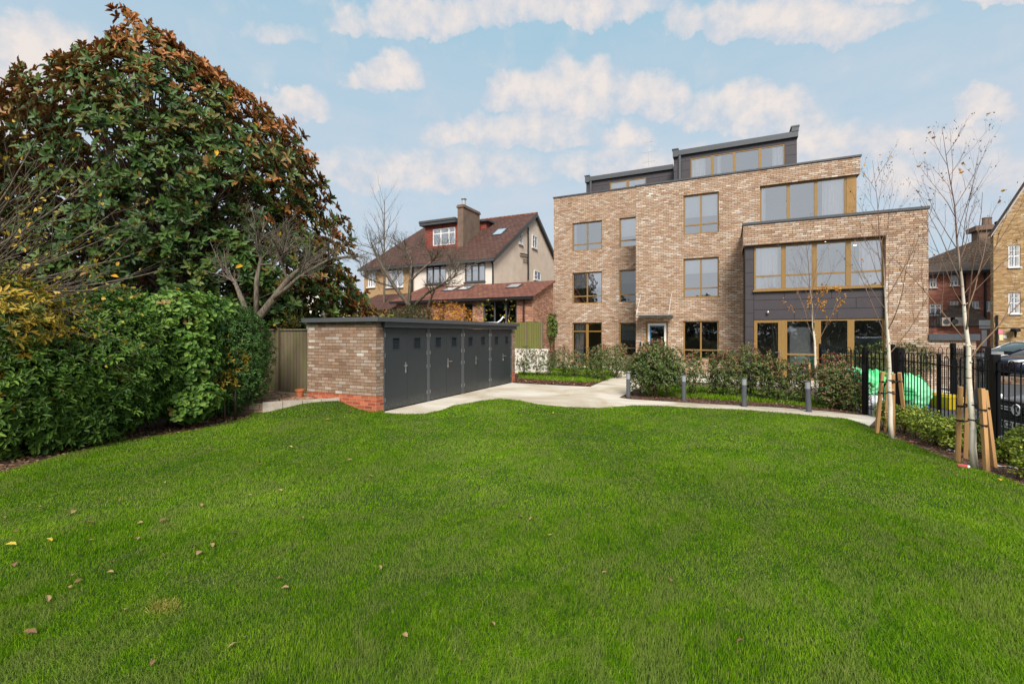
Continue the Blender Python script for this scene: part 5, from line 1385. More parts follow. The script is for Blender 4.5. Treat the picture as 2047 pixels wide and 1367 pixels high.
# =================================================================== BIG MAGNOLIA
def magnolia():
    T0 = 13.8
    rows = [(22, 226, 250), (45, 230, 296), (65, 234, 322), (90, 220, 360), (120, 196, 405), (142, 150, 430), (165, 104, 465), (190, 82, 505), (220, 52, 545), (265, 18, 590), (310, -15, 626), (370, -45, 648), (430, -80, 664), (500, -110, 690), (560, -120, 722), (600, -90, 742), (632, -20, 735), (655, 60, 690)]
    base = at(340, T0)
    M = thing('magnolia_tree', 'huge evergreen tree, glossy dark leaves turning rusty at its top, towering behind the hedge', 'tree', (base[0], base[1], .5))
    r = np.random.default_rng(101)
    ys = np.array([q[0] for q in rows], float); l = np.array([q[1] for q in rows], float); rt = np.array([q[2] for q in rows], float)
    def lr(y): return np.interp(y, ys, l), np.interp(y, ys, rt)
    n = 9300
    # sample heights in proportion to crown girth, then a point round the axis
    yy = np.linspace(22, 655, 400); L, Rr = lr(yy); w = (Rr - L); w = w / w.sum()
    py = r.choice(yy, n, p=w) + r.uniform(-1, 1, n)
    L, Rr = lr(py); cx = (L + Rr) / 2; hw = (Rr - L) / 2
    th = r.uniform(0, 2 * np.pi, n)
    q = .30 + .70 * r.uniform(0, 1, n) ** .42
    wob = 1 + .055 * np.sin(th * 5 + py * .03) + .045 * np.sin(th * 9 - py * .05)
    sx = np.cos(th) * q * wob; sy = np.sin(th) * q * wob
    m2 = T0 / FPX
    xo = (cx - 340) * m2 + sx * hw * m2; dp = sy * np.minimum(hw * m2 * .55, 2.7)
    # nearer parts look bigger: keep the outline where it was measured
    z = EYE + (CY - py) * m2
    P = np.stack([base[0] + CA * xo - SA * dp, base[1] + SA * xo + CA * dp, z], 1)
    # clumps: drop rosettes in gaps of a coarse noise so that sky shows through
    g = np.sin(P[:, 0] * 2.1 + 1) * np.sin(P[:, 1] * 2.3) * np.sin(P[:, 2] * 2.6 + .5) + .5 * np.sin(P[:, 0] * 4.3) * np.sin(P[:, 2] * 5.1 + P[:, 1] * 3.7)
    keep = (g > -.24 + .25 * (1 - q)) | (r.uniform(0, 1, n) < .12)
    P = P[keep]; sx, sy, q, py = sx[keep], sy[keep], q[keep], py[keep]
    out = np.stack([CA * sx - SA * sy, SA * sx + CA * sy, np.full(len(P), .55)], 1)
    hz = np.clip((430 - py) / 400, 0, 1)
    k = 8
    V, F = rosettes(P, out + r.normal(0, .3, P.shape), k, .235, .095, r, 1.0)
    sideR = np.clip(sx - .55, 0, 1) * 1.1
    rust = hz ** 1.35 * .92 - .03 + sideR * .9 + (q - .75) * .5 + r.normal(0, .17, len(P))
    t = np.clip(.22 + rust * .62, 0, .93)
    green = r.uniform(.0, .5, len(P)); t = np.where(rust < .42, green, np.clip(t, .56, .93))
    tt = np.clip(np.tile(t, k) + r.normal(0, .06, len(t) * k), 0, .96)
    tt[r.uniform(0, 1, len(tt)) < .004] = 1.0
    npmesh('crown', V, F, 'magnolia_leaf', M, np.repeat(tt, 2))
    # trunk and limbs
    rr = random.Random(9); m = MB(); B = Vector((base[0], base[1], .5))
    for i in range(4):
        a = i * 1.6 + .4; top = B + Vector((math.cos(a) * .7, math.sin(a) * .7, 3.5 + i * .6))
        m.tube([B + Vector((math.cos(a) * .1, math.sin(a) * .1, 0)), B.lerp(top, .5) + Vector((math.cos(a) * .1, 0, 0)), top, top + Vector((math.cos(a) * .8, math.sin(a) * .8, 3))], [.20, .15, .10, .04], 8)
    tr = m.build('trunk', 'bark', M, smooth=True)
    idx = r.choice(len(P), 420, replace=False); m = MB()
    for i in idx:
        p = Vector(P[i]); s = B + Vector((0, 0, max(.8, (p.z - .5) * rr.uniform(.35, .65)))); mid = s.lerp(p, .55) + Vector((rr.uniform(-.3, .3), rr.uniform(-.3, .3), -.15))
        m.tube([s, mid, p], [.045, .025, .009], 4, cap=False)
    m.build('limbs', 'bark', M, smooth=True)
magnolia()

# =================================================================== HEDGE SHRUBS ON THE LEFT
def hedge():
    def P(px, py_ground, back=0): x, y = G(px, py_ground); return x - back, y
    # each: base (world), blobs relative
    x, y = -9.45, 2.55
    shrub('hedge_shrub', 'yellow and green variegated shrub at the far left end of the hedge', 'shrub', (x, y, 0),
          [((0, 0, 1.95), (.85, .95, .62)), ((-.1, .9, 1.8), (.6, .55, .55)), ((.1, -1.1, 1.7), (.7, .8, .7))], 'yellow_leaf', 1500, .11, .032, k=7, seed=31, tint=(.15, .95), spread=1.0, stems=5, stem_r=.03)
    shrub('hedge_shrub', 'dark green glossy shrub with cream edged sprigs low in the left half of the hedge', 'shrub', (-9.65, 3.4, 0),
          [((.1, -.7, 1.0), (.95, 1.0, .95)), ((0, .7, 1.3), (1.0, 1.1, 1.15)), ((.1, .2, .55), (.85, 1.2, .5)), ((.15, -1.9, .9), (.8, 1.0, .85))], 'dark_leaf', 8200, .100, .031, k=7, seed=32, spread=1.05, stems=8, stem_r=.035, tint=(.05, .85))
    shrub('hedge_shrub', 'mid green shrub with narrow upright leaves behind the dark part of the hedge', 'shrub', (-10.2, 4.2, 0),
          [((0, -.6, 1.75), (.8, 1.1, .75)), ((.1, .5, 1.9), (.8, .9, .62)), ((-.2, -1.8, 1.7), (.7, .9, .8))], 'fine_leaf', 3600, .10, .028, k=7, seed=33, spread=.8, stems=5, stem_r=.03, tint=(.2, .75))
    shrub('hedge_shrub', 'light yellow green round leaved shrub in the middle of the hedge', 'shrub', (-9.75, 5.1, 0),
          [((0, 0, 2.0), (.85, .8, .60)), ((.35, .1, 1.35), (.60, .62, .75)), ((.55, .1, .55), (.42, .55, .38)), ((-.2, .8, 2.1), (.6, .6, .5))], 'light_leaf', 2200, .105, .078, k=5, seed=34, spread=1.1, stems=6, stem_r=.03, tint=(.1, .85), top_tint=.15)
    shrub('hedge_shrub', 'dense fine leaved dark green shrub closing the right end of the hedge', 'shrub', (-10.2, 5.95, 0),
          [((.15, .2, 1.55), (.95, 1.0, 1.0)), ((.25, -.6, 1.2), (.85, .8, 1.1)), ((.2, .3, .75), (.85, .85, .7)), ((0, 0, 2.05), (.75, .8, .5)), ((.35, .55, 1.2), (.7, .65, .75))], 'fine_leaf', 9500, .062, .019, k=8, seed=35, spread=.9, stems=6, stem_r=.04, tint=(0, .70))
    # stray yellow sprigs in the right shrub are seen as a plant of their own
    shrub('climbing_sprigs', 'bright yellow variegated sprigs growing through the right part of the hedge', 'shrub', (-9.3, 5.9, 0),
          [((.05, .1, 1.25), (.12, .35, .32)), ((.1, -.1, .75), (.1, .25, .2)), ((.15, -1.9, .95), (.15, .5, .3)), ((.2, -3.0, 1.0), (.2, .6, .25))], 'yellow_leaf', 190, .10, .028, k=6, seed=36, tint=(.7, 1), stems=2, inner=.6)
    # woody feet
    rr = random.Random(3)
    for i, (px, py) in enumerate(((85, 905), (505, 822))):
        x, y = G(px, py); lab = ('thick twisted woody stump at the foot of the left end of the hedge', 'leaning woody shrub stem at the right end of the hedge')[i]
        m = MB()
        for k in range(5 if i == 0 else 2):
            a = rr.uniform(0, 6.28); e = Vector((x - .2 + math.cos(a) * .35, y + math.sin(a) * .35, .9))
            m.tube([(x - .2, y, -.02), Vector((x - .2, y, 0)).lerp(e, .5) + Vector((.05, 0, 0)), e], [.06, .045, .03], 7)
        t = thing('shrub_stump', lab, 'stump', (x - .2, y, 0)); m.build('stem', 'bark', t, smooth=True)
    # shrubs and yellowing trees behind the hedge
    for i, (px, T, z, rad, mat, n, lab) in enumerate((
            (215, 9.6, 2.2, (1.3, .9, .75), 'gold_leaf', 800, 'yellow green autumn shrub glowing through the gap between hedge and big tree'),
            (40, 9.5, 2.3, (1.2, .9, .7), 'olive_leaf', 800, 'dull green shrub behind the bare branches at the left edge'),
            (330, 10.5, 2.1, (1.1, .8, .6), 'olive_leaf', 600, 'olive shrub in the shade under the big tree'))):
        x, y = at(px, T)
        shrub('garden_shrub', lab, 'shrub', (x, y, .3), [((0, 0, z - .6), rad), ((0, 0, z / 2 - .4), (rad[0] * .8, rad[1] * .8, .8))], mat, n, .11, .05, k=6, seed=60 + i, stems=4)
hedge()

# =================================================================== BARE TREES
def bare_trees():
    # far left: long arching twigs with a few yellow leaves
    x, y = at(-140, 7.2)
    T = thing('bare_tree', 'nearly bare tree at the left edge, long arching grey branches, few yellow leaves', 'tree', (x, y, 0))
    tr = Tree(11); rr = random.Random(4)
    B = Vector((x, y, 0)); crown = B + Vector((0, 0, 2.25))
    tr.mb.tube([B, B + Vector((.05, .05, 1.2)), crown], [.13, .11, .09], 8); tr.tint += [.13] * len(tr.mb.f)
    for i in range(30):
        a = rr.uniform(-.25, 1.0)           # fan from rightwards-level to upwards
        up = math.sin(a) * 1.0; side = math.cos(a)
        d = RIGHT * side + Vector((0, 0, up)) + DEPTH * rr.uniform(-.35, .35)
        tr.branch(crown + Vector((0, 0, rr.uniform(-.5, .4))), d, rr.uniform(1.9, 3.3), rr.uniform(.018, .034), 1, 3, [0, 7, 3], bend=.17, upw=.38 if a > .2 else .12, ratio=.42, ang=.5, sides=5, first=.2, tipr=.2)
    tr.build('branches', 'grey_bark', T)
    pts = [p for p, l in tr.nodes if l >= 2]
    leaves_on(pts, 330, 'yellow_leaf', T, .085, .05, 5, tint=(.45, .95), jit=.02)
    # pruned knuckled tree between hedge and store
    T = thing('bare_tree', 'pollarded bare tree with thick grey stubby limbs between the hedge and the store', 'tree', (*at(520, 10.6), .2))
    tr = Tree(21)
    def limb(pts, rad, sprout, seed_l=.9):
        Q = [Vector((*at(px, t), zt(py, t))) for px, py, t in pts]; rad = [q * .72 for q in rad]
        f0 = len(tr.mb.f); tr.mb.tube(Q, rad, 8); tr.tint += [.1] * (len(tr.mb.f) - f0)
        for q, d in ((Q[-1], Q[-1] - Q[-2]), (Q[-2], Q[-1] - Q[-2])):
            for k in range(sprout):
                dd = d.normalized() + Vector((tr.r.gauss(0, .55), tr.r.gauss(0, .55), tr.r.gauss(.15, .4)))
                tr.branch(q, dd, seed_l * tr.r.uniform(.5, 1.1), .018, 1, 3, [0, 6, 4], bend=.35, upw=.1, ratio=.5, ang=.75, first=.15, tipr=.3)
    limb([(515, 700, 10.6), (512, 640, 10.6), (545, 600, 10.6), (575, 560, 10.7), (590, 545, 10.7), (618, 528, 10.8)], [.14, .13, .11, .09, .065, .04], 6)
    limb([(545, 600, 10.6), (575, 575, 10.5), (600, 552, 10.4), (655, 520, 10.3)], [.08, .065, .05, .03], 6)
    limb([(512, 650, 10.6), (513, 560, 10.7), (521, 520, 10.8), (520, 480, 10.8)], [.09, .075, .05, .03], 6)
    limb([(521, 530, 10.8), (545, 528, 10.7), (560, 512, 10.6)], [.05, .04, .025], 5)
    limb([(512, 670, 10.6), (484, 600, 10.9), (470, 565, 11.0), (455, 548, 11.1)], [.10, .085, .06, .035], 5)
    limb([(575, 560, 10.7), (560, 520, 10.9), (556, 495, 11)], [.05, .035, .02], 5)
    tr.build('branches', 'grey_bark', T)
    # garden tree before the neighbour houses
    T0 = 19.0
    T = thing('bare_tree', 'wide spreading bare garden tree in front of the neighbour houses', 'tree', (*at(800, T0), .9))
    tr = Tree(33)
    def limb2(pts, rad, kids=8, L=1.5):
        Q = [Vector((*at(px, T0 + d), zt(py, T0))) for px, py, d in pts]
        rad = [q * .68 for q in rad]; f0 = len(tr.mb.f); tr.mb.tube(Q, rad, 7); tr.tint += [.1] * (len(tr.mb.f) - f0)
        for k in range(kids):
            f = tr.r.uniform(.35, 1) * (len(Q) - 1); i = min(int(f), len(Q) - 2); q = Q[i].lerp(Q[i + 1], f - i); d = (Q[i + 1] - Q[i]).normalized()
            dd = d * .5 + Vector((tr.r.gauss(0, .7), tr.r.gauss(0, .7), tr.r.gauss(.3, .5)))
            tr.branch(q, dd, L * tr.r.uniform(.5, 1.15), .017, 1, 3, [0, 9, 6], bend=.34, upw=.3, ratio=.5, ang=.75, first=.15, tipr=.3)
    limb2([(822, 660, 0), (818, 610, 0), (790, 575, 0), (765, 535, 0), (748, 500, 0), (742, 485, 0)], [.16, .14, .12, .10, .07, .04], 12, 1.6)
    limb2([(818, 610, 0), (820, 560, .2), (822, 520, .4), (812, 495, .5), (805, 480, .5)], [.12, .10, .08, .05, .03], 14, 1.6)
    limb2([(820, 620, 0), (850, 590, -.3), (885, 570, -.6), (905, 560, -.7), (920, 540, -.8)], [.10, .08, .06, .04, .025], 14, 1.5)
    limb2([(822, 560, 0), (850, 530, .4), (875, 510, .5), (900, 500, .6)], [.08, .06, .04, .025], 12, 1.3)
    limb2([(790, 575, 0), (750, 560, .5), (722, 545, .7)], [.06, .045, .03], 10, 1.3)
    limb2([(857, 650, 0), (856, 610, 0), (870, 580, -.5), (900, 568, -.6)], [.08, .07, .05, .03], 6, 1.0)
    tr.build('branches', 'grey_bark', T)
    T0 = 27
    T = thing('bare_tree', 'tall thin bare tree rising above the hipped roof against the sky', 'tree', (*at(768, T0), .9))
    tr = Tree(41); B = Vector((*at(768, T0), .9)); top = zt(400, T0)
    tr.branch(B, (0, 0, 1), top - .9, .10, 0, 3, [22, 6, 4], bend=.06, upw=.5, ratio=.30, ang=.62, first=.45, tipr=.15)
    tr.build('branches', 'grey_bark', T)
bare_trees()

# =================================================================== BIRCHES, STAKES AND TIES
def birches():
    specs = [(1632, 807, 11.7, 4.7, 3.4, 'young white birch farthest back, beside the fourth bollard, with some orange leaves', 301, 330, -.35),
             (1781, 878, 7.75, 4.75, 3.9, 'young white birch with four stakes in front of the thick gate post', 302, 18, -.32),
             (1945, 938, 6.05, 4.55, 3.2, 'young white birch nearest the camera, staked in the soil by the right edge', 303, 30, -.42)]
    for bi, (px, py, t, H, r0, lab, seed, nleaf, lean) in enumerate(specs):
        x, y = at(px, t)
        T = thing('birch_tree', lab, 'tree', (x, y, 0), 'young staked birches')
        rr = random.Random(seed)
        B = Vector((x, y, 0))
        pts = [B + Vector((CA * (lean * (h / H) ** 1.8 + rr.gauss(0, .008)), SA * lean * (h / H) ** 1.8 + rr.gauss(0, .008), h)) for h in [0, .3, .6, .9, 1.2, 1.6, 2.0, 2.5, 3.0, 3.5, 4.0, H]]
        rad = [.041, .037, .034, .032, .029, .025, .020, .015, .011, .007, .0045, .002]
        rad = [q * (.98 if bi == 2 else .95) for q in rad]
        m = MB(); m.tube(pts, rad, 10); 
        for k in range(7):
            h = rr.uniform(.3, 2.2); q = B + Vector((0, 0, h)) + Vector((CA * lean * (h / H) ** 1.8, SA * lean * (h / H) ** 1.8, 0)); a = rr.uniform(0, 6.28); u = Vector((math.cos(a), math.sin(a), .2)); m.tube([q + u * .026, q + u * .046], [.012, .007], 5)
        m.build('trunk', 'birch_bark', T, smooth=True)
        tr = Tree(seed)
        nb = 19
        for k in range(nb):
            h = 1.45 + (H - 1.7) * (k / nb) ** .9; i = max(j for j in range(len(pts)) if pts[j].z <= h + 1e-6); i = min(i, len(pts) - 2)
            f = (h - pts[i].z) / (pts[i + 1].z - pts[i].z); p = pts[i].lerp(pts[i + 1], f); r_ = rad[i]
            a = k * 2.4 + rr.uniform(-.3, .3)
            d = Vector((math.cos(a) * .58, math.sin(a) * .58, 1.0))
            L = (H - h) * .50 * rr.uniform(.7, 1.15) + .35
            tr.branch(p, d, L, max(.0036, r_ * .40), 1, 3, [0, 5, 3], bend=.24, upw=.38, ratio=.45, ang=.55, first=.25, tipr=.22, sides=4)
        tr.build('crown', 'birch_twig', T)
        tp = [p for p, l in tr.nodes if l >= 2]
        leaves_on(tp, 170, 'twig_leaf', T, .028, .014, seed, name='catkins', jit=.01, droop=1.5)
        low = [p for p in tp if p.z < 3.0] if bi == 0 else tp
        leaves_on(low, nleaf, 'orange_leaf', T, .05, .032, seed + 5, jit=.015, tint=(.3, 1))
    # stakes: (px bottom, py bottom, px top, py top)
    st = {0: [(1619, 806, 1617, 725), (1650, 806, 1649, 726)],
          1: [(1752, 868, 1764, 743), (1770, 862, 1776, 746), (1786, 872, 1786, 747), (1812, 866, 1798, 745)],
          2: [(1914, 926, 1920, 773), (1930, 917, 1936, 771), (1973, 946, 1962, 776), (1988, 936, 1968, 780)]}
    where = ['the far birch by the fourth bollard', 'the middle birch at the gate post', 'the nearest birch']
    side = {2: ['left', 'right'], 4: ['leftmost', 'second from left', 'third from left', 'rightmost']}
    for bi, lst in st.items():
        t0 = specs[bi][2]
        for si, (xb, yb, xt, yt) in enumerate(lst):
            tb = EYE * FPX / (yb - CY) if bi else t0 + (-.1, .15)[si]
            b = Vector((*at(xb, tb), -.03)); tt = t0 + (tb - t0) * .6; top = Vector((*at(xt, tt), zt(yt, tt)))
            S = thing('tree_stake', 'pale timber stake, %s at %s' % (side[len(lst)][si], where[bi]), 'stake', (b.x, b.y, 0), 'timber stakes at the birches')
            d = (top - b); q = d.to_track_quat('Z', 'Y').to_matrix().to_4x4(); L = d.length; w = .024
            m = MB(); m.box(-w, w, -w, w, 0, L, Matrix.Translation(b) @ q); m.build('post', 'stake_wood', S, bevel=.003)
    for bi, lst in st.items():
        t0 = specs[bi][2]; px0 = specs[bi][0]; lean = specs[bi][8]
        c = Vector((*at(px0, t0), 0))
        K = thing('tree_tie', 'black rubber strap tying %s to its stakes' % where[bi], 'tree tie', (c.x, c.y, .7), 'black tree ties')
        for h, hh in ((0, (.86, .80)), (1, (.66, .64))):
            z = hh[0] + .15 * (bi == 1) ; m = MB()
            cc = c + Vector((0, 0, z)); use = lst if h == 0 else lst[::2] if len(lst) > 2 else lst
            ring = [cc + Vector((math.cos(a) * .045, math.sin(a) * .045, 0)) for a in np.linspace(0, 6.283, 13)]
            m.tube(ring, .009, 5)
            for (xb, yb, xt, yt) in use:
                tb = EYE * FPX / (yb - CY) if bi else t0; b = Vector((*at(xb, tb), 0)); tt = t0 + (tb - t0) * .6; top = Vector((*at(xt, tt), zt(yt, tt)))
                f = (z - .06) / max(.5, top.z); s_ = b.lerp(top, min(.97, f)); s_.z = z - .05
                m.tube([cc, cc.lerp(s_, .5) + Vector((0, 0, -.02)), s_], .009, 5); m.box(s_.x - .031, s_.x + .031, s_.y - .031, s_.y + .031, s_.z - .012, s_.z + .012)
            m.build('strap', 'black_plastic', K)
leafmat('twig_leaf', [(0, (.05, .025, .02)), (1, (.12, .06, .035))], rough=.8, transl=0)
birches()

# =================================================================== SHRUBS OF THE BEDS
def bed_shrubs():
    # (px, ground y, top y, width px, density, label)
    L = [(1046, 757, 692, 40, .6, 'thin shrub at the store corner against the white retaining wall'),
         (1072, 756, 696, 42, .6, 'sparse shrub with pale tips in front of the white retaining wall'),
         (1096, 757, 700, 28, .5, 'sparse shrub between the white wall and the brown fence'),
         (1122, 757, 694, 36, .7, 'airy shrub left of the french door'),
         (1146, 759, 702, 42, .9, 'green shrub in front of the french door, left one'),
         (1172, 760, 704, 34, .6, 'low airy shrub in front of the french door, right one'),
         (1200, 764, 690, 48, 1.5, 'bushy shrub with a pink top, left of the pair by the entrance path'),
         (1232, 758, 688, 50, 1.5, 'bushy shrub with pink tips close to the entrance path'),
         (1382, 797, 700, 46, .9, 'red tipped shrub just right of the second bollard'),
         (1420, 798, 706, 40, .6, 'loose shrub under the ground floor window'),
         (1446, 801, 700, 46, 1.1, 'taller red tipped shrub between the second and third bollards'),
         (1472, 803, 712, 34, .6, 'thin shrub just left of the third bollard'),
         (1496, 804, 690, 40, 1.1, 'tall dark shrub against the dark cladding, behind the third bollard'),
         (1526, 808, 708, 44, 1.1, 'red tipped shrub before the glazed patio door'),
         (1552, 810, 716, 40, .9, 'loose brown green shrub before the patio door post'),
         (1580, 812, 724, 40, .8, 'low airy shrub left of the fourth bollard'),
         (1604, 814, 722, 30, .7, 'wispy shrub immediately behind the fourth bollard')]
    for i, (px, gy, ty, w, den, lab) in enumerate(L):
        t = EYE * FPX / (gy - CY) + .45; x, y = at(px, t); h = zt(ty, t); wr = w / 2 * t / FPX * 1.15
        shrub('red_tipped_shrub', lab, 'shrub', (x, y, .014), [((0, 0, h * .62), (wr * .9, wr * .9, h * .36)), ((0, 0, h * .3), (wr * .75, wr * .75, h * .28)), ((wr * .2, 0, h * .85), (wr * .5, wr * .5, h * .16))],
              'photinia_leaf', int(300 * den * (h / 1.3)), .075, .028, k=5, seed=400 + i, spread=.75, tint=(.05, .62), top_tint=.36, stems=6, stem_r=.010, group='red tipped shrubs in the beds', up=.8, inner=.1)
    # the big bush
    t = 12.75; x, y = at(1308, t); h = zt(688, t)
    shrub('red_tipped_shrub', 'largest round green bush with pink tips, right of the first bollard before the entrance', 'shrub', (x, y, .014),
          [((0, 0, h * .58), (.62, .55, h * .40)), ((-.32, .1, h * .45), (.42, .4, h * .36)), ((.36, .1, h * .52), (.42, .4, h * .38)), ((0, 0, h * .86), (.4, .4, .2))],
          'photinia_leaf', 2000, .08, .030, k=5, seed=450, spread=.85, tint=(.05, .60), top_tint=.28, stems=12, stem_r=.012, group='red tipped shrubs in the beds', up=.7, inner=.25)
    for i, (px, gy, ty, w, den, lab) in enumerate(((1668, 820, 716, 62, 2.0, 'dark red bush against the black railing beside the far birch'), (1706, 826, 740, 46, 1.0, 'brown and green shrub touching the left gate post'))):
        t = EYE * FPX / (gy - CY) + .2; x, y = at(px, t); h = zt(ty, t); wr = w / 2 * t / FPX * 1.1
        shrub('red_tipped_shrub', lab, 'shrub', (x, y, .014), [((0, 0, h * .60), (wr, wr * .8, h * .40)), ((0, 0, h * .3), (wr * .8, wr * .7, h * .3))],
              'photinia_leaf', int(420 * den), .07, .027, k=5, seed=470 + i, spread=.85, tint=(.15, .80), top_tint=.25, stems=8, stem_r=.010, group='red tipped shrubs in the beds', up=.6, inner=.15)
    # box-like shrubs along the railing
    B = [(1815, 868, 812, 40, 'small yellow green shrub right of the middle birch'), (1843, 880, 816, 48, 'yellow green shrub in the soil strip, second from the middle birch'),
         (1878, 893, 834, 50, 'yellow green shrub halfway between the two nearer birches'), (1905, 903, 838, 40, 'yellow green shrub close left of the nearest birch'),
         (1938, 905, 845, 34, 'low shrub hidden behind the nearest birch trunk'), (2000, 925, 884, 40, 'light green shrub below the car number plate'),
         (2050, 935, 852, 50, 'tallest light green shrub at the right edge before the car'), (2060, 965, 875, 40, 'light green shrub cut by the right edge, lowest in view'), (1772, 862, 802, 26, 'small yellow green shrub behind the stakes of the middle birch')]
    for i, (px, gy, ty, w, lab) in enumerate(B):
        t = EYE * FPX / (gy - CY); x, y = at(px, t); h = zt(ty, t); wr = w / 2 * t / FPX * 1.25
        shrub('small_shrub', lab, 'shrub', (x, y, .014), [((0, 0, h * .55), (wr, wr, h * .42)), ((wr * .3, 0, h * .8), (wr * .5, wr * .5, h * .2)), ((-wr * .4, 0, h * .7), (wr * .4, wr * .4, h * .25))],
              'box_leaf', 210, .042, .026, k=5, seed=500 + i, spread=.8, stems=8, stem_r=.006, group='yellow green shrubs along the railing', up=.8, inner=.25)
    # planting in the neighbours' raised garden, over the store roof
    Gd = [(900, 14.8, (.85, .5, .62), 2.2, 'orange_leaf', 1300, .07, 'bright orange leaved shrub above the store roof'),
          (868, 15.4, (.45, .4, .40), 1.9, 'orange_leaf', 400, .07, 'smaller orange shrub left of the bright orange one'),
          (968, 15.6, (.35, .4, .75), 2.3, 'yellow_leaf', 90, .08, 'wispy yellow leaved shrub by the dark patio door of the extension'),
          (1015, 16.2, (.25, .3, .7), 2.3, 'yellow_leaf', 60, .08, 'thin yellow climber at the right end of the patio door'),
          (826, 14.2, (.62, .5, .50), 2.15, 'olive_leaf', 3600, .045, 'clipped brown green shrub above the left part of the store roof'),
          (785, 14.6, (.55, .5, .35), 2.2, 'olive_leaf', 2000, .045, 'dull green shrub left of the clipped one above the store roof'),
          (748, 13.4, (.75, .5, .28), 2.15, 'gold_leaf', 500, .06, 'golden low shrub above the store corner'),
          (690, 13.0, (.6, .5, .28), 2.1, 'gold_leaf', 300, .06, 'golden shrub under the big tree above the store roof'),
          (575, 12.8, (.55, .4, .30), 2.2, 'gold_leaf', 300, .06, 'golden orange shrub above the weathered fence')]
    tn = [18.6, 17.6, 20.3, 20.6, 16.6, 15.6, 14.8, 13.6, 12.8]
    for i, (px, t, rad, z, mat, n, ls, lab) in enumerate(Gd):
        k_ = tn[i] / t; rad = tuple(q * k_ for q in rad); z = EYE + (z - EYE) * k_; t = tn[i]
        x, y = at(px, t)
        shrub('garden_shrub', lab, 'shrub', (x, y, .9), [((0, 0, z - .9), rad), ((0, 0, (z - .9) * .5), (rad[0] * .7, rad[1] * .7, .5))], mat, n, ls, ls * .5, k=5, seed=600 + i, stems=4, stem_r=.012, inner=.3)
    # dark ivy-like bush in the gap beside the apartment block
    x, y = at(1097, 23.6)
    shrub('garden_shrub', 'dark evergreen bush squeezed in the gap beside the apartment block', 'shrub', (x, y, .9), [((0, 0, 1.2), (.5, .4, .75))], 'dark_leaf', 500, .08, .04, k=5, seed=640, stems=3)
    # climbers on the far railing inside the enclosure
    for i, (px, t, w) in enumerate(((1745, 14.6, .8), (1815, 15.2, .8))):
        x, y = at(px, t)
        shrub('red_tipped_shrub', 'tall loose shrub behind the green bags, %s of the two' % ('left' if i == 0 else 'right'), 'shrub', (x, y, 0), [((0, 0, .9), (w, .3, .6))], 'photinia_leaf', 380, .07, .028, k=5, seed=650 + i, stems=8, stem_r=.01, tint=(.1, .6))
bed_shrubs()

# =================================================================== BOLLARDS
def bollards():
    spots = [(1256, 795.5), (1367, 802.5), (1487.5, 812.5), (1616.5, 823)]
    labs = ['grey bollard light at the entrance path corner, leftmost of the four', 'grey bollard light second from left, before the ground floor window', 'grey bollard light third from left, in line with the dark cladding', 'grey bollard light nearest the far birch, rightmost of the four']
    x, y = G(*spots[0])
    T = thing('bollard_light', labs[0], 'bollard', (x, y, .01), 'bollard lights along the path')
    m = MB(); m.lathe([(.075, 0), (.075, .012), (.056, .014), (.056, .52), (.054, .525)], (x, y, .01), 24); m.build('post', 'bollard_grey', T, smooth=False)
    m = MB(); m.lathe([(.053, 0), (.053, .15)], (x, y, .536), 24); m.build('diffuser', 'frosted', T, smooth=False)
    m = MB(); m.lathe([(.057, 0), (.057, .022), (.05, .027)], (x, y, .687), 24); m.build('cap', 'roof_edge', T)
    for (px, py), lab in zip(spots[1:], labs[1:]):
        x, y = G(px, py); c = copy_tree(T); c.location = (x, y, .01); c['label'] = lab
    # slight lean of the fourth
    c.rotation_euler = (0, R(-2), 0)
bollards()

# =================================================================== BAGS, BOX AND LITTER
def bag(base, rad, h, mat, seed, root, flap=None, rough_top=.25):
    """slumped bulk bag: squarish lathe with creases and a folded top"""
    r = random.Random(seed); n, k = 34, 12
    m = MB(); ph = [r.uniform(0, 6.28) for _ in range(6)]
    V = []
    for j in range(k + 1):
        f = j / k
        prof = (.86 + .22 * math.sin(math.pi * min(1, f * 1.25)) if f < .72 else (1.0 - .0 * f)) * (1 if f < .62 else max(.12, 1 - ((f - .62) / .38) ** 1.7 * .9))
        z = h * (f if f < .8 else .8 + (f - .8) * (1 - rough_top))
        for i in range(n):
            a = 2 * math.pi * i / n
            sq = 1 / max(abs(math.cos(a)), abs(math.sin(a))) ** .45
            w = 1 + .05 * math.sin(5 * a + ph[0] + f * 3) + .035 * math.sin(11 * a + ph[1] - f * 5) * (.4 + f) + .06 * math.sin(3 * a + ph[2]) * f
            zz = z + (.06 * math.sin(3 * a + ph[3]) + .04 * math.sin(7 * a + ph[4])) * f * f * h
            w += r.uniform(-.045, .045); zz += r.uniform(-.015, .015) if 0 < j else 0
            V.append((base[0] + math.cos(a) * rad * prof * sq * w, base[1] + math.sin(a) * rad * prof * sq * w, base[2] + max(0, zz)))
    m.v = V
    for j in range(k):
        for i in range(n):
            a = j * n + i; b = j * n + (i + 1) % n; m.f.append((a, b, b + n, a + n)); m.uv.append(None); m.mi.append(0)
    m.f.append(tuple(k * n + i for i in range(n))); m.uv.append(None); m.mi.append(0)
    return m.build('sack', mat, root, smooth=False)
def flap(root, base, pts, mat, name='flap'):
    m = MB(); P = [Vector(p) + Vector(base) for p in pts]
    c = sum(P, Vector()) / len(P) + Vector((0, 0, .05))
    for i in range(len(P)): m.face([tuple(P[i]), tuple(P[(i + 1) % len(P)]), tuple(c)])
    o = m.build(name, mat, root, smooth=True)
    sl = o.modifiers.new('thick', 'SOLIDIFY'); sl.thickness = .008
    return o
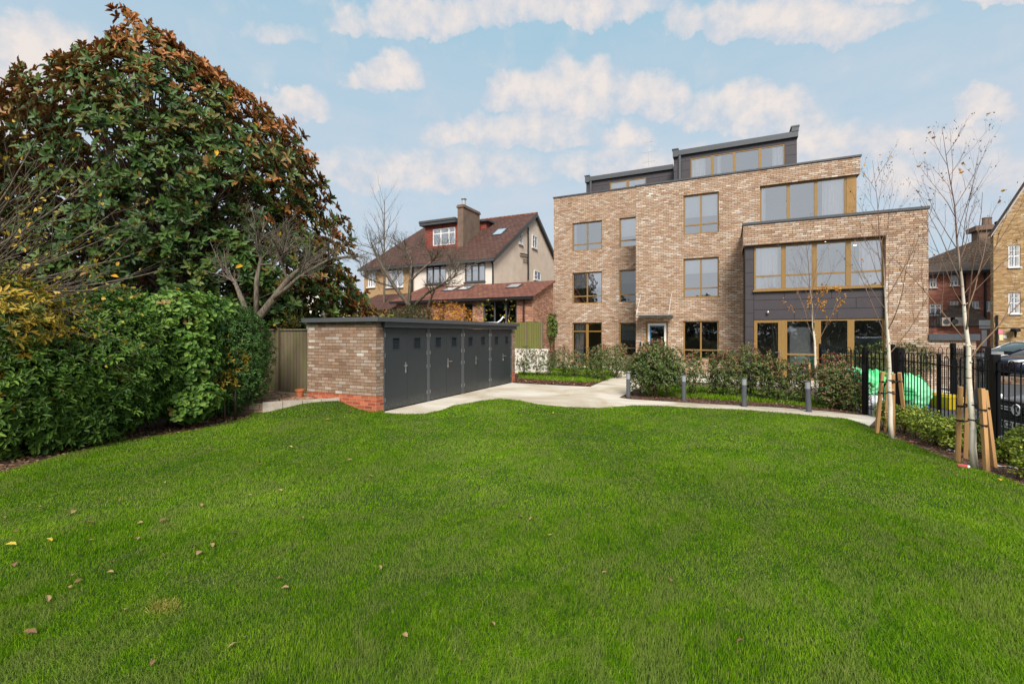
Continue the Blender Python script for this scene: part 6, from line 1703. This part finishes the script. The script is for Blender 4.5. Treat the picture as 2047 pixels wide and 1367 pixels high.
def bags():
    def P(px, py): return (*G(px, py), 0)
    spec = [(1712, 802, .48, 'pale green builders bulk bag farthest left, half hidden behind the dark red bush', 'pale_green_bag', .86, 1),
            (1752, 800, .46, 'crumpled green bulk bag slumped behind the narrow gate post', 'green_bag', .80, 2),
            (1785, 800, .34, 'green bulk bag mostly hidden behind the thick gate post', 'pale_green_bag', .74, 3),
            (1820, 815, .40, 'green bulk bag with a round printed badge and a blue strap, beside the yellow box', 'pale_green_bag', .80, 4)]
    for px, py, rad, lab, mat, h, sd_ in spec:
        b = P(px, py); b = (b[0], b[1] + .3, .002)
        T = thing('bulk_bag', lab, 'bag', b, 'green bulk bags behind the railing')
        bag(b, rad, h, mat, sd_, T)
        rr = random.Random(sd_)
        for k in range(3):
            a = rr.uniform(0, 6.28); ca, sa = math.cos(a), math.sin(a)
            flap(T, (b[0], b[1], b[2]), [(ca * rad * .3, sa * rad * .3, h * .82), (ca * rad * 1.15 - sa * .16, sa * rad * 1.15 + ca * .16, h * .62), (ca * rad * 1.25, sa * rad * 1.25, h * .48), (ca * rad * 1.15 + sa * .18, sa * rad * 1.15 - ca * .18, h * .66), (ca * rad * .5 + sa * .15, sa * rad * .5 - ca * .15, h * .98)], 'green_bag' if k % 2 else 'dark_green_bag')
        if sd_ == 4:
            # round badge with a landscape line and lettering, facing the lawn
            tow = Vector((-b[0], -b[1], 0)).normalized(); side = Vector((-tow.y, tow.x, 0)) * -1
            c = Vector(b) + tow * (rad * 1.30) + Vector((0, 0, .36))
            m = MB(); ring = [c + side * (.19 * math.cos(a)) + Vector((0, 0, .16 * math.sin(a))) for a in np.linspace(0, 2 * math.pi, 25)[:-1]]
            m.face([tuple(p) for p in ring]); m.build('badge', 'green_bag', T)
            m = MB(); cc = c + tow * .004
            pr = [(-.14, .05), (-.10, .08), (-.05, .06), (0, .075), (.06, .05), (.11, .08), (.14, .05)]
            for p, q in zip(pr, pr[1:]): m.face([tuple(cc + side * p[0] + Vector((0, 0, .045))), tuple(cc + side * q[0] + Vector((0, 0, .045))), tuple(cc + side * q[0] + Vector((0, 0, q[1]))), tuple(cc + side * p[0] + Vector((0, 0, p[1])))])
            m.build('badge_picture', 'bag_ink', T)
            o = text_mesh('lettering', 'CONTRACTOR', .062, 'bag_ink', T, tuple(cc + Vector((0, 0, -.045)) - Vector(b)), (R(90), 0, math.atan2(side.y, side.x)))
            if (o.rotation_euler.to_matrix() @ Vector((0, 0, 1))).dot(tow) < 0: o.rotation_euler = (R(90), 0, math.atan2(side.y, side.x) + math.pi)
            m = MB(); s0 = Vector(b) + side * .22 * 1
            m.tube([Vector(b) + Vector((0, 0, h * .9)) + tow * .05, Vector(b) + side * (rad * .75) * (1 if side.x > 0 else -1) + tow * rad * .6 + Vector((0, 0, h * .6)), Vector(b) + side * (rad * 1.0) * (1 if side.x > 0 else -1) + tow * rad * .55 + Vector((0, 0, .02))], .018, 5); m.build('strap', 'blue_strap', T)
    # patterned white sack under the crumpled bag
    b = P(1746, 812); T = thing('gravel_sack', 'white speckled plastic sack lying beneath the crumpled green bag', 'sack', (b[0], b[1], 0))
    bag((b[0], b[1], .003), .20, .30, 'white_bag', 9, T, rough_top=.6)
    b = P(1775, 806); T = thing('gravel_sack', 'small white plastic sack between the gate bars and the thick post', 'sack', (b[0], b[1], 0))
    bag((b[0], b[1], .003), .16, .30, 'white_bag', 10, T, rough_top=.6)
    # yellow grit box: tapered tub with a ridged lid
    b = P(1873, 818); a = Vector((*G(1855, 812), 0)); q = Vector((*G(1893, 819), 0)); d = (q - a).normalized(); n = Vector((-d.y, d.x, 0))
    T = thing('yellow_box', 'yellow plastic grit box on the ground behind the railing', 'box', tuple(a))
    L = (q - a).length * 1.05; Mx = Matrix(((d.x, n.x, 0, a.x), (d.y, n.y, 0, a.y), (0, 0, 1, .003), (0, 0, 0, 1)))
    m = MB(); c = [(0.03, .03, 0), (L - .03, .03, 0), (L - .03, .33, 0), (.03, .33, 0), (-.01, -.01, .27), (L + .01, -.01, .27), (L + .01, .37, .27), (-.01, .37, .27)]; c = [tuple(Mx @ Vector(p)) for p in c]
    for f in ((0, 3, 2, 1), (4, 5, 6, 7), (0, 1, 5, 4), (1, 2, 6, 5), (2, 3, 7, 6), (3, 0, 4, 7)): m.face([c[k] for k in f])
    m.build('tub', 'yellow_plastic', T, bevel=.01)
    m = MB(); m.box(-.02, L + .02, -.02, .38, .273, .30, Mx); m.box(.05, L - .05, .05, .31, .303, .34, Mx); m.tube([tuple(Mx @ Vector((L * .35, -.03, .28))), tuple(Mx @ Vector((L * .42, -.05, .34))), tuple(Mx @ Vector((L * .52, -.05, .34))), tuple(Mx @ Vector((L * .6, -.03, .28)))], .01, 5); m.build('lid', 'yellow_plastic', T, bevel=.008)
    b = P(1722, 812); T = thing('yellow_post', 'short yellow plastic barrier foot beside the narrow gate post', 'barrier', (b[0], b[1], 0)); m = MB(); m.prism([(b[0] - .03, b[1]), (b[0] + .03, b[1]), (b[0] + .03, b[1] + .08), (b[0] - .03, b[1] + .08)], 0, .38); m.build('post', 'yellow_plastic', T, bevel=.01)
    # small litter
    x, y = G(1927, 939); T = thing('drink_can', 'crushed pink and white can on the grass edge left of the nearest birch', 'can', (x, y, .04))
    m = MB(); m.tube([(x - .05, y + .02, .05), (x + .03, y - .02, .05)], [.026, .026], 10); m.build('can_body', 'red_can', T); m = MB(); m.tube([(x + .032, y - .021, .05), (x + .05, y - .03, .05)], [.024, .018], 10); m.build('can_end', 'white_paint', T)
    for px, py, lab, mt in ((2018, 937, 'long grey torn plastic strip in the soil under the right edge shrub', 'litter_paper'), (2007, 885, 'white crumpled paper behind the light green shrub', 'litter_paper'), (1958, 893, 'pale crumpled paper between the stakes of the nearest birch', 'litter_paper'), (1830, 887, 'pink scrap of paper in the soil near the middle birch', 'pink_sign'), (1905, 905, 'grey scrap of plastic in the soil left of the nearest birch', 'litter_paper')):
        x, y = G(px, py); r = random.Random(px); m = MB(); n = 6; Ls = .16 if px == 2018 else .06
        pts = [[(x + (i / n - .5) * Ls * 2 + r.gauss(0, .006), y + j * .04 * (1 + (px == 2007)) + r.gauss(0, .006) - i * .01, .02 + abs(r.gauss(0, .012)) + (.06 * (j / 2) if px == 2007 else 0)) for j in range(3)] for i in range(n + 1)]
        for i in range(n):
            for j in range(2): m.face([pts[i][j], pts[i + 1][j], pts[i + 1][j + 1], pts[i][j + 1]])
        tag(m.build('litter', mt), lab, 'litter')
    x, y = -9.5, 7.85; T = thing('flower_pot', 'small terracotta pot on the patio against the store corner', 'pot', (x, y, .25))
    m = MB(); m.lathe([(.07, 0), (.10, .15), (.115, .15), (.115, .19), (.095, .19), (.09, .15)], (x, y, .25), 16); m.build('pot', 'terracotta', T, smooth=False)
bags()

# =================================================================== CARS
def car(name, label, origin, yaw, paint, L=4.4, Wd=1.8, Hh=1.48, grille=False, plate=None, detail=True, group='cars in the car park'):
    """front at local +x; built from lofted sections"""
    Mx = Matrix.Translation(Vector(origin)) @ Matrix.Rotation(yaw, 4, 'Z')
    T = thing(name, label, 'car', origin, group)
    def loft(secs, nm, mat, par=T, cap=True):
        m = MB(); S = [[tuple(Mx @ Vector(p)) for p in s] for s in secs]; n = len(S[0]); m.v = [p for s in S for p in s]
        for i in range(len(S) - 1):
            for k in range(n): a = i * n + k; b = i * n + (k + 1) % n; m.f.append((a, b, b + n, a + n)); m.uv.append(None); m.mi.append(0)
        m.f.append(tuple(range(n - 1, -1, -1))); m.uv.append(None); m.mi.append(0); e = (len(S) - 1) * n; m.f.append(tuple(e + k for k in range(n))); m.uv.append(None); m.mi.append(0)
        return m.build(nm, mat, par, smooth=True)
    h = Wd / 2
    def sec(x, w, z0, z1, crown=.04, tuck=.06):
        return [(x, -w + tuck, z0), (x, -w, z0 + .18), (x, -w, z1 * .72), (x, -w + .05, z1 - .06), (x, -w * .72, z1 - .01), (x, 0, z1 + crown), (x, w * .72, z1 - .01), (x, w - .05, z1 - .06), (x, w, z1 * .72), (x, w, z0 + .18), (x, w - tuck, z0)]
    # body: rear 0 .. front L measured from the nose backwards
    X = [(-L, h * .86, .34, .78), (-L + .1, h * .95, .24, .93), (-L + .9, h, .20, .96), (-L * .5, h, .20, .95), (-1.25, h, .20, .96), (-.75, h * .985, .22, .90), (-.35, h * .95, .22, .83), (-.12, h * .88, .22, .76), (-.02, h * .78, .24, .66)]
    body = loft([sec(*q) for q in X], 'body', paint)
    body.modifiers.new('smooth', 'SUBSURF').levels = 1; body.modifiers['smooth'].render_levels = 1
    def cab(x, w, z0, z1, wt): return [(x, -w, z0), (x - .0, -wt, z1 - .05), (x, -wt * .6, z1), (x, wt * .6, z1), (x, wt, z1 - .05), (x, w, z0)]
    Cb = [(-L + .12, h * .88, .90, .95, h * .72), (-L + .45, h * .9, .92, Hh - .1, h * .68), (-L + 1.2, h * .92, .92, Hh, h * .70), (-L * .5, h * .92, .92, Hh, h * .71), (-1.95, h * .92, .92, Hh - .06, h * .70), (-1.05, h * .88, .90, .96, h * .80)]
    loft([cab(*q) for q in Cb], 'cabin_glass', 'car_glass')
    # roof skin and pillars
    m = MB()
    R_ = [(q[0], q[4] * .62, q[3] + .012, q[4] * .98, q[3] - .04) for q in Cb[1:5]]
    for a, b in zip(R_, R_[1:]):
        for (p, q) in (((-1, 0), None),):
            pts = [(a[0], -a[3], a[4]), (a[0], -a[1], a[2]), (a[0], a[1], a[2]), (a[0], a[3], a[4])]; pt2 = [(b[0], -b[3], b[4]), (b[0], -b[1], b[2]), (b[0], b[1], b[2]), (b[0], b[3], b[4])]
            for k in range(3): m.face([tuple(Mx @ Vector(v)) for v in (pts[k], pts[k + 1], pt2[k + 1], pt2[k])])
    for s in (-1, 1):
        for (a, b) in (((-1.08, h * .87 * s, .93), (-1.95, h * .70 * s, Hh - .08)), ((-L * .52, h * .925 * s, .93), (-L * .52, h * .72 * s, Hh - .05)), ((-L + .2, h * .89 * s, .93), (-L + .75, h * .70 * s, Hh - .1))):
            m.tube([tuple(Mx @ Vector(a)), tuple(Mx @ Vector(b))], .035, 5)
    m.build('roof', paint, T, smooth=True)
    for x in (-.85, -L + .85):
        for s in (-1, 1):
            m = MB(); c0 = Mx @ Vector((x, s * (h - .20), .315)); c1 = Mx @ Vector((x, s * (h + .012), .315)); m.tube([c0, c1], .315, 22); w = m.build('wheel', 'tyre', T)
            m = MB(); c0 = Mx @ Vector((x, s * (h + .002), .315)); c1 = Mx @ Vector((x, s * (h + .02), .315)); m.tube([c0, c1], .20, 16); m.build('rim', 'chrome', w)
    for s in (-1, 1):
        m = MB(); m.face([tuple(Mx @ Vector(v)) for v in ((-.04, s * h * .50, .665), (-.10, s * h * .88, .70), (-.30, s * h * .965, .735), (-.30, s * h * .94, .80), (-.14, s * h * .80, .775), (-.05, s * h * .50, .745))][::s]); o = m.build('headlight', 'lamp_white', T); o.modifiers.new('t', 'SOLIDIFY').thickness = .05
        m = MB(); m.box(-1.35, -1.18, s * (h + .02) if s > 0 else -h - .20, h + .20 if s > 0 else -(h + .02), .92, 1.06, Mx); m.build('wing_mirror', paint, T, bevel=.03)
    if grille:
        m = MB(); m.box(-.09, .02, -h * .80, h * .80, .40, .76, Mx); g_ = m.build('grille', 'black_plastic', T, bevel=.01)
        m = MB()
        for z in (.43, .47, .51, .55, .70): m.box(.021, .032, -h * .78, h * .78, z, z + .012, Mx)
        m.build('grille_bar', 'frame_grey', g_)
        m = MB()
        for z in (.615, .655): m.box(.021, .040, -h * .79, -.13, z, z + .017, Mx); m.box(.021, .040, .13, h * .79, z, z + .017, Mx)
        m.build('chrome_strip', 'lamp_white', g_)  # plain white stands in for the bright reflection on the chrome
        m = MB(); m.box(-.1, .05, -h * .84, h * .84, .28, .395, Mx); m.box(-.12, .03, -h * .8, h * .8, .20, .277, Mx); m.build('bumper', paint, T, bevel=.02)
        # round badge: ring with a V over a W
        m = MB(); C0 = Vector((.045, 0, .645)); rr_ = .078
        E = lambda y, z: tuple(Mx @ (C0 + Vector((0, y, z))))
        m.tube([E(rr_ * math.cos(a), rr_ * math.sin(a)) for a in np.linspace(0, 2 * math.pi, 25)], .011, 6)
        for P_ in ([(-.035, .066), (0, .008), (.035, .066)], [(-.066, .030), (-.034, -.058), (0, -.004), (.034, -.058), (.066, .030)]): m.tube([E(*p) for p in P_], .0075, 5)
        m.build('badge', 'lamp_white', T)
    else:
        m = MB(); m.box(-.06, .012, -h * .5, h * .5, .50, .62, Mx); m.build('grille', 'black_plastic', T)
    if plate:
        m = MB(); m.box(.052, .06, -.26, .26, .345, .455, Mx); pl = m.build('number_plate', 'plate_white', T)
        pw = Mx @ Vector((.0625, 0, .362))
        text_mesh('plate_text', plate, .115, 'black_plastic', pl, tuple(pw - Vector(origin)), (R(90), 0, yaw + R(90)), .0015, .002)
    return T
m_, nt_ = newmat('car_glass'); finish(nt_, nd(nt_, 'ShaderNodeBsdfPrincipled', {'Base Color': (.05, .07, .06, 1), 'Roughness': .04, 'Specular IOR Level': 1.0, 'Coat Weight': .5}))
car('parked_car', 'grey parked car with chrome grille and round badge, nose close to the railing', (3.98, 9.52, 0), R(180 + 11), 'car_grey', grille=True, plate='LO21 TZK', Hh=1.62)
car('parked_car', 'dark navy parked car in the second row of the car park', (*at(1992, 18.5), 0), R(180 + 18), 'car_navy')
car('parked_car', 'silver parked car behind the dark one at the right edge', (*at(1953, 21.5), 0), R(180 + 20), 'car_silver', Hh=1.45)

# =================================================================== TREE LINE BEHIND THE VIEWER (seen in the window panes)
def tree_line():
    r = np.random.default_rng(900); P = []
    for i in range(26):
        c = (-42 + i * 3.0 + r.uniform(-1, 1), -17 + r.uniform(-1.5, 1.5), 2.8 + r.uniform(-.6, .8)); p, v = blob_points(700, c, (2.5, 2.0, 2.8 + r.uniform(0, 1.2)), r); P.append((p, v))
    p = np.concatenate([q[0] for q in P]); v = np.concatenate([q[1] for q in P]); k = p[:, 2] > 0; p, v = p[k], v[k]
    V, F = rosettes(p, v, 4, .30, .17, r)
    tag(npmesh('tree_line', V, F, 'olive_leaf', None, np.repeat(r.uniform(0, .8, len(p) * 4), 2)), 'row of olive green trees behind the viewer, mirrored in the lower windows', 'tree line', kind='stuff')
tree_line()
